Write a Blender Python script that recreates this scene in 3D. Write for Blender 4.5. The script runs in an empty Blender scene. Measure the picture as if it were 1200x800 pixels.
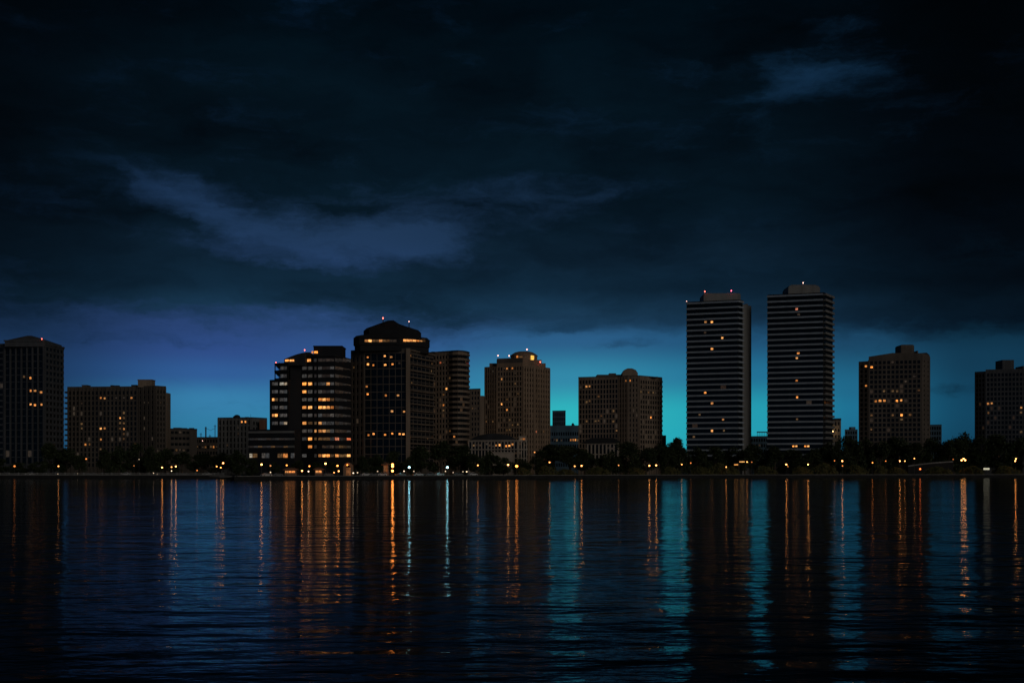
import bpy, math, random
from mathutils import Vector, Euler
rnd = random.Random(11)
R = math.radians
S = bpy.context.scene
COL = S.collection

# ------------------------------------------------------------------ camera figures
F, HZ, CH, GZ = 1477.0, 551.0, 3.8, 1.4      # focal length (px of a 1200 px frame), horizon row, eye height, land height
def WX(px, Y): return (px - 600.0) / F * Y
def WZ(py, Y): return CH + (HZ - py) / F * Y
def P(px, Y): return Vector((WX(px, Y), Y, 0))

# ------------------------------------------------------------------ materials
def new_mat(name):
    m = bpy.data.materials.new(name); m.use_nodes = True
    nt = m.node_tree
    return m, nt, nt.nodes, nt.links, nt.nodes['Principled BSDF']

def mat_wall(name, col, rough=0.8, var=0.25, scale=0.25, streak=True):
    m, nt, N, L, b = new_mat(name)
    tc = N.new('ShaderNodeTexCoord')
    mp = N.new('ShaderNodeMapping'); mp.inputs['Scale'].default_value = (1, 1, 0.15 if streak else 1)
    nz = N.new('ShaderNodeTexNoise'); nz.inputs['Scale'].default_value = scale; nz.inputs['Detail'].default_value = 5
    cr = N.new('ShaderNodeValToRGB')
    cr.color_ramp.elements[0].position = 0.3; cr.color_ramp.elements[1].position = 0.7
    cr.color_ramp.elements[0].color = (*[c * (1 - var) for c in col], 1)
    cr.color_ramp.elements[1].color = (*[min(1, c * (1 + var)) for c in col], 1)
    L.new(tc.outputs['Object'], mp.inputs['Vector']); L.new(mp.outputs['Vector'], nz.inputs['Vector'])
    L.new(nz.outputs['Fac'], cr.inputs['Fac']); L.new(cr.outputs['Color'], b.inputs['Base Color'])
    b.inputs['Roughness'].default_value = rough
    return m

def mat_glass(name, col=(0.012, 0.015, 0.018), rough=0.12):
    m, nt, N, L, b = new_mat(name)
    b.inputs['Base Color'].default_value = (*col, 1); b.inputs['Roughness'].default_value = rough
    b.inputs['Specular IOR Level'].default_value = 0.14
    return m

def mat_lit(name, col, strength, var=0.6):
    """A lit room behind glass: uneven inside the pane and different from window to window."""
    m, nt, N, L, b = new_mat(name)
    b.inputs['Base Color'].default_value = (0.03, 0.025, 0.02, 1); b.inputs['Roughness'].default_value = 0.2
    tc = N.new('ShaderNodeTexCoord'); oi = N.new('ShaderNodeObjectInfo')
    ad = N.new('ShaderNodeVectorMath'); ad.operation = 'ADD'
    sc = N.new('ShaderNodeMath'); sc.operation = 'MULTIPLY'; sc.inputs[1].default_value = 57.0
    L.new(oi.outputs['Random'], sc.inputs[0]); L.new(tc.outputs['Object'], ad.inputs[0]); L.new(sc.outputs[0], ad.inputs[1])
    nz = N.new('ShaderNodeTexNoise'); nz.inputs['Scale'].default_value = 2.6; nz.inputs['Detail'].default_value = 1
    L.new(ad.outputs[0], nz.inputs['Vector'])
    mr = N.new('ShaderNodeMapRange'); mr.inputs[1].default_value = 0.3; mr.inputs[2].default_value = 0.7
    mr.inputs[3].default_value = 1 - var; mr.inputs[4].default_value = 1 + var
    L.new(nz.outputs['Fac'], mr.inputs[0])
    mr2 = N.new('ShaderNodeMapRange'); mr2.inputs[3].default_value = 0.55; mr2.inputs[4].default_value = 1.35
    L.new(oi.outputs['Random'], mr2.inputs[0])
    mu = N.new('ShaderNodeMath'); mu.operation = 'MULTIPLY'; L.new(mr.outputs[0], mu.inputs[0]); L.new(mr2.outputs[0], mu.inputs[1])
    mu2 = N.new('ShaderNodeMath'); mu2.operation = 'MULTIPLY'; mu2.inputs[1].default_value = strength; L.new(mu.outputs[0], mu2.inputs[0])
    hx = N.new('ShaderNodeMix'); hx.data_type = 'RGBA'; fr = N.new('ShaderNodeMath'); fr.operation = 'FRACT'; f3 = N.new('ShaderNodeMath'); f3.operation = 'MULTIPLY'; f3.inputs[1].default_value = 7.3
    L.new(oi.outputs['Random'], f3.inputs[0]); L.new(f3.outputs[0], fr.inputs[0]); L.new(fr.outputs[0], hx.inputs[0])
    hx.inputs[6].default_value = (*col, 1); hx.inputs[7].default_value = (col[0], min(1, col[1] * 1.35 + .03), min(1, col[2] * 1.9 + .03), 1)
    L.new(hx.outputs[2], b.inputs['Emission Color'])
    L.new(mu2.outputs[0], b.inputs['Emission Strength'])
    return m

def mat_emit(name, col, strength):
    m, nt, N, L, b = new_mat(name)
    b.inputs['Base Color'].default_value = (0.5, 0.5, 0.5, 1)
    b.inputs['Emission Color'].default_value = (*col, 1); b.inputs['Emission Strength'].default_value = strength
    return m

def mat_leaf(name, c1, c2):
    m, nt, N, L, b = new_mat(name)
    tc = N.new('ShaderNodeTexCoord'); oi = N.new('ShaderNodeObjectInfo')
    nz = N.new('ShaderNodeTexNoise'); nz.inputs['Scale'].default_value = 0.9; nz.inputs['Detail'].default_value = 4
    cr = N.new('ShaderNodeValToRGB')
    cr.color_ramp.elements[0].position = 0.35; cr.color_ramp.elements[1].position = 0.65
    cr.color_ramp.elements[0].color = (*c1, 1); cr.color_ramp.elements[1].color = (*c2, 1)
    L.new(tc.outputs['Object'], nz.inputs['Vector']); L.new(nz.outputs['Fac'], cr.inputs['Fac'])
    L.new(cr.outputs['Color'], b.inputs['Base Color']); b.inputs['Roughness'].default_value = 0.6
    b.inputs['Specular IOR Level'].default_value = 0.25
    return m

M = {
 'dark_stone':  mat_wall('dark_stone', (0.075, 0.078, 0.085)),
 'slate':       mat_wall('slate', (0.013, 0.014, 0.016), 0.85),
 'tan':         mat_wall('tan_concrete', (0.27, 0.20, 0.145)),
 'tan_dark':    mat_wall('tan_concrete_dark', (0.105, 0.086, 0.070)),
 'brown':       mat_wall('brown_stone', (0.30, 0.205, 0.135)),
 'umber':       mat_wall('umber_stone', (0.13, 0.105, 0.085)),
 'grey':        mat_wall('grey_concrete', (0.22, 0.215, 0.205)),
 'pale':        mat_wall('pale_concrete', (0.32, 0.365, 0.42), 0.75, 0.12),
 'cream':       mat_wall('cream_render', (0.48, 0.40, 0.32), 0.75, 0.15),
 'navy':        mat_wall('navy_panel', (0.009, 0.011, 0.015), 0.85),
 'hazed_blue':    mat_wall('hazed_blue_wall', (0.11, 0.19, 0.25)),  # far blocks: blue distance haze put into the wall colour
 'rust':        mat_wall('rust_render', (0.30, 0.14, 0.08)),
 'roof':        mat_wall('roofing', (0.03, 0.032, 0.036), 0.7),
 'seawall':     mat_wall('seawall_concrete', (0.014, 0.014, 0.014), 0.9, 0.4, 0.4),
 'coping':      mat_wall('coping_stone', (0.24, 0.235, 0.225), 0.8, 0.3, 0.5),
 'metal':       mat_wall('dark_metal', (0.05, 0.05, 0.05), 0.5),
 'rubber':      mat_wall('rubber', (0.02, 0.02, 0.02), 0.8),
 'bark':        mat_wall('bark', (0.06, 0.045, 0.035), 0.9, 0.4, 1.5),
 'paint_white': mat_wall('white_car_paint', (0.65, 0.65, 0.65), 0.3, 0.05),
 'paint_grey':  mat_wall('grey_car_paint', (0.2, 0.21, 0.22), 0.3, 0.05),
 'paint_dark':  mat_wall('dark_car_paint', (0.03, 0.035, 0.05), 0.3, 0.05),
 'glass':       mat_glass('dark_glass'),
 'glass_blue':  mat_glass('blue_black_glass', (0.006, 0.012, 0.018)),
 'leaf_lamplit':    mat_leaf('lamplit_foliage', (0.05, 0.06, 0.02), (0.12, 0.11, 0.04)),  # bush leaves: lamp glow put into a lighter copy of the foliage colour
 'leaf':        mat_leaf('foliage', (0.022, 0.034, 0.014), (0.05, 0.07, 0.028)),
 'hot':   mat_lit('lit_window_bright', (1.0, 0.30, 0.05), 1.3),
 'warm':  mat_lit('lit_window_amber', (1.0, 0.31, 0.06), 0.55),
 'dim':   mat_lit('lit_window_dim', (1.0, 0.42, 0.12), 0.10),
 'faint': mat_lit('lit_window_faint', (1.0, 0.55, 0.28), 0.028),
 'pale_lit': mat_lit('lit_window_pale', (1.0, 0.86, 0.74), 0.045, 0.6),
 'paler': mat_lit('lit_window_white', (1.0, 0.70, 0.42), 0.24, 0.7),
 'brown_lit': mat_lit('lit_window_brownish', (1.0, 0.66, 0.45), 0.020, 0.5),
 'gold':  mat_lit('lit_window_gold', (1.0, 0.42, 0.05), 1.1),
 'red':   mat_lit('lit_window_red', (1.0, 0.22, 0.08), 0.6),
 'beacon_red':   mat_emit('beacon_red', (1.0, 0.14, 0.09), 6),
 'beacon_pink':  mat_emit('beacon_pink', (1.0, 0.10, 0.18), 6),
 'beacon_white': mat_emit('beacon_white', (1.0, 0.52, 0.42), 4),
}

# ------------------------------------------------------------------ mesh builder
class MB:
    def __init__(s): s.v = []; s.f = []
    def add(s, vs, fs):
        b = len(s.v); s.v += [tuple(v) for v in vs]; s.f += [tuple(i + b for i in f) for f in fs]
    def hexa(s, lo, hi):           # two rings of four, same winding
        s.add(list(lo) + list(hi), [(3, 2, 1, 0), (4, 5, 6, 7)] + [(i, (i + 1) % 4, 4 + (i + 1) % 4, 4 + i) for i in range(4)])
    def box(s, x0, x1, y0, y1, z0, z1):
        s.hexa([(x0, y0, z0), (x1, y0, z0), (x1, y1, z0), (x0, y1, z0)], [(x0, y0, z1), (x1, y0, z1), (x1, y1, z1), (x0, y1, z1)])
    def fbox(s, o, u, n, u0, u1, n0, n1, z0, z1):     # box in a facade's frame: along u, outward n, up
        q = [o + u * a + n * b for a, b in ((u0, n1), (u1, n1), (u1, n0), (u0, n0))]
        s.hexa([(p.x, p.y, z0) for p in q], [(p.x, p.y, z1) for p in q])
    def loft(s, rings, cap=True):
        k = len(rings[0]); vs = [p for r in rings for p in r]; fs = []
        for j in range(len(rings) - 1):
            for i in range(k):
                fs.append((j * k + i, j * k + (i + 1) % k, (j + 1) * k + (i + 1) % k, (j + 1) * k + i))
        if cap:
            fs.append(tuple(reversed(range(k)))); fs.append(tuple((len(rings) - 1) * k + i for i in range(k)))
        s.add(vs, fs)
    def prism(s, poly, z0, z1): s.loft([[(p.x, p.y, z0) for p in poly], [(p.x, p.y, z1) for p in poly]])
    def strip(s, line, d0, d1, z0, z1):               # a band that follows a polyline
        a, b = offset(line, d0), offset(line, d1)
        for i in range(len(line) - 1):
            q = [b[i], b[i + 1], a[i + 1], a[i]]
            s.hexa([(p.x, p.y, z0) for p in q], [(p.x, p.y, z1) for p in q])
    def tube(s, pts, rad, k=7):
        rings = []
        for i, p in enumerate(pts):
            p = Vector(p); d = (Vector(pts[min(i + 1, len(pts) - 1)]) - Vector(pts[max(i - 1, 0)])).normalized()
            a = d.orthogonal().normalized(); b = d.cross(a)
            rings.append([p + (a * math.cos(t) + b * math.sin(t)) * rad[i] for t in (2 * math.pi * j / k for j in range(k))])
        s.loft(rings)
    def lathe(s, prof, c=(0, 0), k=12):
        s.loft([[(c[0] + r * math.cos(2 * math.pi * j / k), c[1] + r * math.sin(2 * math.pi * j / k), z) for j in range(k)] for r, z in prof])
    def mesh(s, name, mat, origin=(0, 0, 0), smooth=False):
        ox, oy, oz = origin
        me = bpy.data.meshes.new(name)
        me.from_pydata([(x - ox, y - oy, z - oz) for x, y, z in s.v], [], s.f)
        me.materials.append(mat); me.validate()
        if smooth: me.polygons.foreach_set('use_smooth', [True] * len(me.polygons))
        return me
    def build(s, name, mat, parent=None, smooth=False):
        o = bpy.data.objects.new(name, s.mesh(name, mat, parent.location if parent else (0, 0, 0), smooth))
        COL.objects.link(o)
        if parent: o.parent = parent
        return o

def offset(line, d):
    """Polyline moved outwards (towards the viewer for a line that runs left to right)."""
    out = []
    for i, p in enumerate(line):
        ns = []
        for a, b in ((i - 1, i), (i, i + 1)):
            if a >= 0 and b < len(line):
                t = (line[b] - line[a]).normalized(); ns.append(Vector((t.y, -t.x, 0)))
        if len(ns) == 2:
            m = (ns[0] + ns[1]).normalized(); k = min(2.0, 1 / max(0.4, m.dot(ns[0])))
            out.append(p + m * d * k)
        else: out.append(p + ns[0] * d)
    return out

def tag(o, label=None, cat=None, group=None, kind=None):
    if label: o['label'] = label
    if cat: o['category'] = cat
    if group: o['group'] = group
    if kind: o['kind'] = kind
    return o
def thing(name, loc, label, cat, group=None):
    o = bpy.data.objects.new(name, None); COL.objects.link(o); o.location = loc; o.empty_display_size = 2
    return tag(o, label, cat, group)
def copy_to(me, name, parent, loc=(0, 0, 0), rot=0.0, scale=(1, 1, 1)):
    o = bpy.data.objects.new(name, me); COL.objects.link(o); o.parent = parent
    o.location = loc; o.rotation_euler = (0, 0, rot); o.scale = scale
    return o

_pb = MB(); _pb.box(-0.5, 0.5, -0.5, 0.5, -0.5, 0.5)
PANE = {}
def pane_mesh(mat):
    if mat not in PANE: PANE[mat] = _pb.mesh('window', M[mat])
    return PANE[mat]
_bc = MB(); _bc.lathe([(0.05, -0.5), (0.28, -0.4), (0.34, 0), (0.26, 0.3), (0.05, 0.42)], k=8)
BEACON = {k: _bc.mesh('beacon', M[k], smooth=True) for k in ('beacon_red', 'beacon_pink', 'beacon_white')}

# ------------------------------------------------------------------ buildings
LITS = ('hot', 'warm', 'dim', 'gold', 'red', 'paler', 'faint')
class Building:
    def __init__(s, name, label, plan, depth, top, cat='building', wall='tan', group=None, core=None, narrow=4, base=GZ):
        """plan: visible front corners (px, Y) left to right; top: pixel row of the roof edge at the first corner."""
        s.front = [P(px, Y) for px, Y in plan]
        s.Y = plan[0][1]; s.ztop = WZ(top, s.Y); s.base = base
        kl, kr = plan[0], plan[-1]
        s.poly = s.front + [P(kr[0] - narrow, kr[1] + depth), P(kl[0] + narrow, kl[1] + depth)]
        c = sum(s.poly, Vector()) / len(s.poly)
        s.root = thing(name, (c.x, c.y, base), label, cat, group)
        s.wall = wall; s.mb = MB(); s.mb.prism(s.poly, base - 0.5, s.ztop); s.core = core or wall
        s.win = []; s.ex = {}
    def extra(s, name, mat):
        return s.ex.setdefault((name, mat), MB())
    def px(s, p): return 600 + F * p.x / p.y, HZ - F * (p.z - CH) / p.y
    def grid(s, a, b, pitch, nbay, pier=0.3, sill=0.35, parapet=1.2, out=0.35, sout=0.28, zmin=4.0, ztop=None, end=0.4, glass='glass', mb=None):
        """One wall between corners a and b of the front: piers, spandrels and a window in every opening."""
        A, B = s.front[a], s.front[b]; mb = mb or s.mb
        ztop = ztop or s.ztop
        u = (B - A); Ln = u.length; u.normalize(); n = Vector((u.y, -u.x, 0))
        bay = (Ln - 2 * end) / nbay; pw = bay * pier
        for i in range(nbay + 1):
            x = end + i * bay
            mb.fbox(A, u, n, max(-0.02, x - pw / 2 - (end if i == 0 else 0)), min(Ln + .02, x + pw / 2 + (end if i == nbay else 0)), -0.1, out, s.base, ztop - 0.01)
        z = ztop - parapet
        mb.fbox(A, u, n, 0, Ln, -0.1, sout, z, ztop - 0.02)
        while z - pitch > zmin:
            sh = pitch * sill
            mb.fbox(A, u, n, 0, Ln, -0.1, sout, z - pitch, z - pitch + sh)
            for i in range(nbay):
                c = A + u * (end + (i + .5) * bay) + n * 0.03; c.z = z - (pitch - sh) / 2
                s.win.append((c, u, bay - pw, pitch - sh, glass))
            z -= pitch
    def bands(s, line, pitch, h, out, nbay, name='balcony', mat='pale', parapet=0.0, zmin=5.0, back=-0.1, win=True, glass='glass_blue', ztop=None, rail=None, n=99):
        """A storey band (or balcony front) for every floor along a run of corners, windows between the bands."""
        z = (ztop or s.ztop) - parapet; k = 0
        while z - pitch > zmin and k < n:
            m = MB(); m.strip(line, back, out, z - h, z)
            if rail: m.strip(line, out - 0.12, out + 0.02, z, z + rail)
            m.build(name, M[mat], s.root)
            if win:
                for i in range(len(line) - 1):
                    u = line[i + 1] - line[i]; Ln = u.length; u.normalize(); nn = Vector((u.y, -u.x, 0))
                    nb = nbay[i] if isinstance(nbay, (list, tuple)) else nbay
                    for j in range(nb):
                        c = line[i] + u * ((j + .5) * Ln / nb) + nn * 0.03; c.z = z - h - (pitch - h) / 2
                        s.win.append((c, u, Ln / nb * 0.93, (pitch - h) * 0.94, glass))
            z -= pitch; k += 1
    def roof(s, h=0.6, over=0.3, mat='roof'):
        c = sum(s.poly, Vector()) / len(s.poly); m = MB()
        m.prism([c + (p - c) * (1 + over / max(1, (p - c).length)) for p in s.poly], s.ztop, s.ztop + h); m.build('roof', M[mat], s.root)
    def plant(s, n, seed):
        """Small cooling units, vents and thin aerials standing on the roof."""
        r = random.Random(seed); a, d = s.front[0], s.front[-1]; bk0, bk1 = s.poly[-1], s.poly[-2]
        for i in range(n):
            t, k = r.uniform(.12, .88), r.uniform(.25, .8); p = a.lerp(d, t).lerp(bk0.lerp(bk1, t), k); w, h = r.uniform(.8, 1.9), r.uniform(.9, 1.7); m = MB()
            m.box(p.x - w, p.x + w, p.y - 1, p.y + 1, s.ztop + .3, s.ztop + .3 + h)
            for q in range(3): m.box(p.x - w + .15 + q * w * .66, p.x - w + .3 + q * w * .66, p.y - 1.06, p.y - .98, s.ztop + .5, s.ztop + .2 + h)
            m.build('cooling_unit', M['metal'], s.root)
        for i in range(max(1, n // 3)):
            t = r.uniform(.2, .8); p = a.lerp(d, t).lerp(bk0.lerp(bk1, t), .5); h = r.uniform(2.0, 3.6); m = MB()
            m.tube([(p.x, p.y, s.ztop), (p.x, p.y, s.ztop + h)], [.09, .05], 5); m.box(p.x - .5, p.x + .5, p.y - .03, p.y + .03, s.ztop + h * .8, s.ztop + h * .8 + .06); m.build('aerial', M['metal'], s.root)
    def block(s, name, x0, x1, ytop, Y, depth, mat, ybot=None, chamfer=0.0, louvre=0, cap=0.0):
        """A box on the building between two pixel columns: penthouse, plant room, stair head, wing."""
        z0 = s.ztop - 0.2 if ybot is None else (s.base if ybot == 'ground' else WZ(ybot, Y)); z1 = WZ(ytop, Y)
        X0 = WX(x0, Y + depth) if x0 > 600 else WX(x0, Y); X1 = WX(x1, Y + depth) if x1 < 600 else WX(x1, Y); m = MB(); c = chamfer
        if c: m.loft([[(X0, Y, z0), (X1, Y, z0), (X1, Y + depth, z0), (X0, Y + depth, z0)],
                      [(X0, Y, z1 - c), (X1, Y, z1 - c), (X1, Y + depth, z1 - c), (X0, Y + depth, z1 - c)],
                      [(X0 + c * .4, Y + c * .4, z1 - c * .35), (X1 - c * .4, Y + c * .4, z1 - c * .35), (X1 - c * .4, Y + depth - c * .4, z1 - c * .35), (X0 + c * .4, Y + depth - c * .4, z1 - c * .35)],
                      [(X0 + c * 1.1, Y + c, z1), (X1 - c * 1.1, Y + c, z1), (X1 - c * 1.1, Y + depth - c, z1), (X0 + c * 1.1, Y + depth - c, z1)]])
        else: m.box(X0, X1, Y, Y + depth, z0, z1)
        for i in range(louvre):
            x = X0 + (i + .5) / louvre * (X1 - X0)
            m.box(x - .12, x + .12, Y - 0.15, Y + .05, z0, z1 - 0.6 - c)
        if cap: m.box(X0 - .25, X1 + .25, Y - .25, Y + depth + .25, z1, z1 + cap)
        return m.build(name, M[mat], s.root)
    def beacon(s, px, py, Y, kind, size=1.0):
        o = copy_to(BEACON[kind], 'beacon', s.root, Vector((WX(px, Y), Y, WZ(py, Y))) - s.root.location, 0, (size * .72,) * 3)
        m = MB(); m.tube([(WX(px, Y), Y, WZ(py, Y) - 2.2), (WX(px, Y), Y, WZ(py, Y) - 0.4)], [.07, .05], 5); m.build('beacon_post', M['metal'], s.root)
        return o
    def finish(s, lit=(), chance=None, cap=100, tol=7.0, roof=True, seed=0, plant=0):
        s.mb.build('wall', M[s.wall], s.root)
        if plant: s.plant(plant, int(s.Y))
        for (n, mt), m in s.ex.items():
            if m.f: m.build(n, M[mt], s.root)
        r = random.Random(seed or len(s.win))
        pxs = [s.px(w[0]) for w in s.win]; kind = {}
        for px, py, k in lit:
            best = min(range(len(s.win)), key=lambda i: (pxs[i][0] - px) ** 2 + (pxs[i][1] - py) ** 2 + (1e4 if i in kind else 0), default=None)
            if best is not None and math.hypot(pxs[best][0] - px, pxs[best][1] - py) < tol: kind[best] = k
        if chance:
            for i in range(len(s.win)):
                if i not in kind and pxs[i][1] < 536:
                    t = r.random()
                    for k, pr in chance:
                        if t < pr: kind[i] = k; break
                        t -= pr
        order = sorted(range(len(s.win)), key=lambda i: ({'hot': 0, 'gold': 0, 'warm': 1, 'red': 1, 'paler': 1, 'dim': 2}.get(kind.get(i), 3), pxs[i][1]))
        rest = {}
        for j, i in enumerate(order):
            c, u, w, h, g = s.win[i]; k = kind.get(i, g)
            if j < cap:
                ppm = F / c.y; lw, lh = min(w * .9, 2.8 / ppm), min(h * .85, 2.5 / ppm); a = math.atan2(u.y, u.x)
                if k in LITS and w * h > 1.25 * lw * lh:
                    # only part of the dark pane glows (a curtain, a lamp deep in the room): a lit sub-part in front of the glass
                    o = copy_to(pane_mesh(g), 'window', s.root, c - s.root.location, a, (w, 0.14, h))
                    lw, lh = lw * r.uniform(.75, 1.05), lh * r.uniform(.75, 1.0)
                    dx, dz = r.uniform(-.5, .5) * max(0, w - lw) * .8, r.uniform(-.2, .5) * max(0, h - lh) * .8
                    copy_to(pane_mesh(k), 'pane', o, (dx / w, -.16, dz / h), 0, (lw / w, 1, lh / h))
                else: copy_to(pane_mesh(k), 'window', s.root, c - s.root.location, a, (w, 0.14, h))
            else:
                n = Vector((u.y, -u.x, 0)); rest.setdefault('x', []).append((c, u, n, w, h, k))
        if rest:
            m = MB(); mats = []
            me_f = []
            for c, u, n, w, h, k in rest['x']:
                if k not in mats: mats.append(k)
                f0 = len(m.f); m.fbox(c, u, n, -w / 2, w / 2, -.07, .07, c.z - h / 2, c.z + h / 2); me_f += [mats.index(k)] * (len(m.f) - f0)
            o = m.build('window', M[mats[0]], s.root); o['kind'] = 'stuff'
            for k in mats[1:]: o.data.materials.append(M[k])
            o.data.polygons.foreach_set('material_index', me_f)
        return s

def pt(px, Y): return P(px, Y)

# --- pediment crowned dark tower at the edge of the frame
b = Building('apartment_tower', 'very dark tower with a low pediment crown and tall thin pilasters', [(-34, 700), (5.5, 693), (52.5, 690), (74, 712)], 30, 406, wall='dark_stone', cat='tower')
b.grid(0, 1, 3.3, 6, pier=.3, sill=.3)
b.grid(1, 2, 3.75, 7, pier=.24, sill=.10, out=.9, sout=.06, parapet=1.1, ztop=WZ(405, 690), glass='glass_blue')
b.grid(2, 3, 3.3, 5, pier=.35, sill=.45, sout=.5)
b.roof(0.9, 0.9, 'dark_stone')
Y = 689; m = MB(); zb = WZ(406, Y)
m.loft([[(WX(5.5, Y), Y, zb), (WX(52.5, Y), Y, zb), (WX(52.5, Y), Y + 26, zb), (WX(5.5, Y), Y + 26, zb)],
        [(WX(5.5, Y), Y, WZ(399, Y)), (WX(52.5, Y), Y, WZ(399, Y)), (WX(52.5, Y), Y + 26, WZ(399, Y)), (WX(5.5, Y), Y + 26, WZ(399, Y))],
        [(WX(27, Y), Y + 6, WZ(391.8, Y)), (WX(32, Y), Y + 6, WZ(391.8, Y)), (WX(32, Y), Y + 20, WZ(391.8, Y)), (WX(27, Y), Y + 20, WZ(391.8, Y))]])
m.box(WX(4.6, Y), WX(53.2, Y), Y - .5, Y, WZ(400, Y), WZ(398.4, Y)); m.build('crown', M['dark_stone'], b.root)
b.beacon(49, 397, 688, 'beacon_red')
b.finish([(31, 442.5, 'dim'), (36.5, 443, 'hot'), (36, 458.7, 'warm'), (40, 458.7, 'warm'), (44.5, 459, 'warm'), (32.5, 475, 'hot'), (39.5, 475, 'hot'), (44, 475, 'warm'), (48, 475, 'hot'), (2, 452, 'faint'), (8, 535, 'faint'), (33, 533, 'faint')], roof=False)

# --- long brown condominium slab
b = Building('condominium', 'long brown slab block with close vertical piers and an off centre roof box', [(79.5, 720), (162, 716), (182, 710), (194, 716)], 24, 454, wall='tan_dark')
b.grid(0, 1, 2.93, 18, pier=.38, sill=.3, out=.75, sout=.12, parapet=2.15)
b.grid(1, 2, 2.93, 4, pier=.6, sill=.4, out=.5, sout=.2, parapet=2.15)
b.grid(2, 3, 3.05, 3, pier=.5, sill=.4, out=.6, parapet=2.0)
b.roof(.5, .3, 'tan_dark')
b.block('penthouse', 161.5, 181.8, 445.3, 714, 7, 'tan', louvre=5, cap=.4)
b.block('stair_head', 96, 106, 451.5, 722, 6, 'tan_dark', cap=.3)
w = b.block('wing', 190, 200, 460, 717.5, 8, 'tan', 'ground'); w['label'] = 'lower wing stepping down at the end of the slab'
for i in range(18):
    z = WZ(460, 721) - i * 3.05; m = MB(); m.box(WX(75.6, 721), WX(79.6, 721), 721, 726, z - .25, z + .75); m.build('balcony', M['tan_dark'], b.root)
b.finish([(119, 466.5, 'warm'), (121, 466.5, 'warm'), (156.5, 466, 'warm'), (139.5, 487.8, 'hot'), (146, 485.5, 'dim'), (146, 491.5, 'dim'), (146, 497.5, 'dim'), (146, 503.5, 'warm'), (146, 509.5, 'dim'), (140, 497.5, 'dim'), (140, 503.5, 'dim'),
          (119.5, 503.3, 'hot'), (122, 503.3, 'warm'), (119, 513.3, 'warm'), (96, 494.5, 'dim'), (95.5, 503.5, 'dim'), (133, 515.5, 'faint'), (101.5, 521.2, 'warm'), (106, 521.5, 'dim'), (160, 521.5, 'dim'), (118, 526.5, 'dim'), (85, 480, 'faint'), (85, 487, 'faint'), (137, 466, 'faint'), (146, 467, 'faint'), (147, 515, 'dim')],
         [('faint', .04)], plant=5)

# --- low buildings behind the trees between the slab and the pier-fronted block
b = Building('car_park', 'low blank block tucked behind the trees beside the brown slab', [(199, 900), (223, 905), (231, 910)], 30, 503, wall='tan_dark')
b.grid(0, 1, 4.2, 5, pier=.2, sill=.55); b.roof(.8, .2)
b.block('penthouse', 203, 216, 500.8, 910, 12, 'tan_dark')
b.finish([(205, 526, 'dim'), (214, 526, 'faint'), (209, 526, 'faint')], [('faint', .06)], plant=5)
b = Building('office_building', 'low flat roofed block with thin masts behind the dark trees', [(229, 930), (256, 926)], 40, 513, wall='tan_dark')
b.grid(0, 1, 4.4, 8, pier=.3, sill=.5); b.roof(.7, .3)
for px, py in ((241.2, 500), (252, 497.5), (235.5, 507), (246, 509)):
    m = MB(); Y = 934; x = WX(px, Y); z1 = WZ(py, Y); k = .42 if py == 500 else .2
    m.box(x - k, x + k, Y - k, Y + k, b.ztop, z1); m.box(x - 1.0, x + 1.0, Y - .12, Y + .12, z1 - 1.3, z1 - 1.05); m.build('mast', M['metal'], b.root)
m = MB(); m.tube([(WX(241.2, 934), 934.6, WZ(501.5, 934)), (WX(246.5, 934), 934.6, WZ(504, 934)), (WX(252, 934), 934.6, WZ(501.5, 934))], [.12] * 3, 5); m.build('cable', M['metal'], b.root)
b.beacon(237.3, 516.2, 925, 'beacon_white', .8)
b.finish([(232, 527, 'dim'), (240, 526, 'dim'), (246, 526, 'dim'), (251, 526, 'warm'), (237, 527, 'faint')], [('faint', .1)])

# --- block with vertical piers and a small dome
b = Building('office_building', 'squat flat topped block with vertical piers and one bright top window', [(255.5, 790), (295, 784), (312.5, 796)], 26, 490, wall='grey')
b.grid(0, 1, 3.6, 9, pier=.5, sill=.3, out=.7, parapet=1.5)
b.grid(1, 2, 3.6, 5, pier=.4, sill=.4, out=.4, parapet=2.2)
b.roof(.5, .3)
m = MB(); c = P(277.7, 790); m.lathe([(2.1, b.ztop + .4), (2.1, b.ztop + 1.1), (1.7, b.ztop + 1.7), (.9, b.ztop + 2.15), (.1, b.ztop + 2.3)], (c.x, c.y), 14); m.build('dome', M['roof'], b.root, True)
b.block('end_wall', 304, 312.3, 492, 784, 3, 'rust', 'ground')
b.finish([(285, 495, 'hot'), (288.5, 495, 'hot'), (278, 508, 'faint'), (279, 505, 'faint')], [('faint', .03)], plant=5)

# --- terraced office building with grey strip windows
b = Building('office_building', 'terraced dark office block with rows of grey and amber strip windows', [(316, 606), (338, 600), (353, 606), (372, 600), (392, 598), (411.5, 622)], 26, 417.5, wall='navy')
fp = 9.22 * 602 / F
def strip_row(s, px0, px1, Y0, Y1, py, cols, h=1.5, kind='pale_lit', off=.06):
    for c0, c1, k in cols:
        A_w, B_w = P(px0, Y0), P(px1, Y1)
        def hit(px):      # where the sight line of that column meets the wall
            k = (px - 600) / F; d_ = B_w - A_w; t = (k * A_w.y - A_w.x) / (d_.x - k * d_.y); return A_w + d_ * t
        a, d = hit(c0), hit(c1); Yc = (a.y + d.y) / 2
        u = (d - a); w = u.length; u.normalize(); n = Vector((u.y, -u.x, 0)); c = (a + d) / 2 + n * off; c.z = WZ(py, Yc)
        copy_to(pane_mesh(k), 'window', s.root, c - s.root.location, math.atan2(u.y, u.x), (w * (.86 if k in ('hot', 'warm') else 1), .16, h * (.84 if k in LITS else 1)))
rows = [422 + i * 9.2 for i in range(12)] + [533.6]
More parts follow.
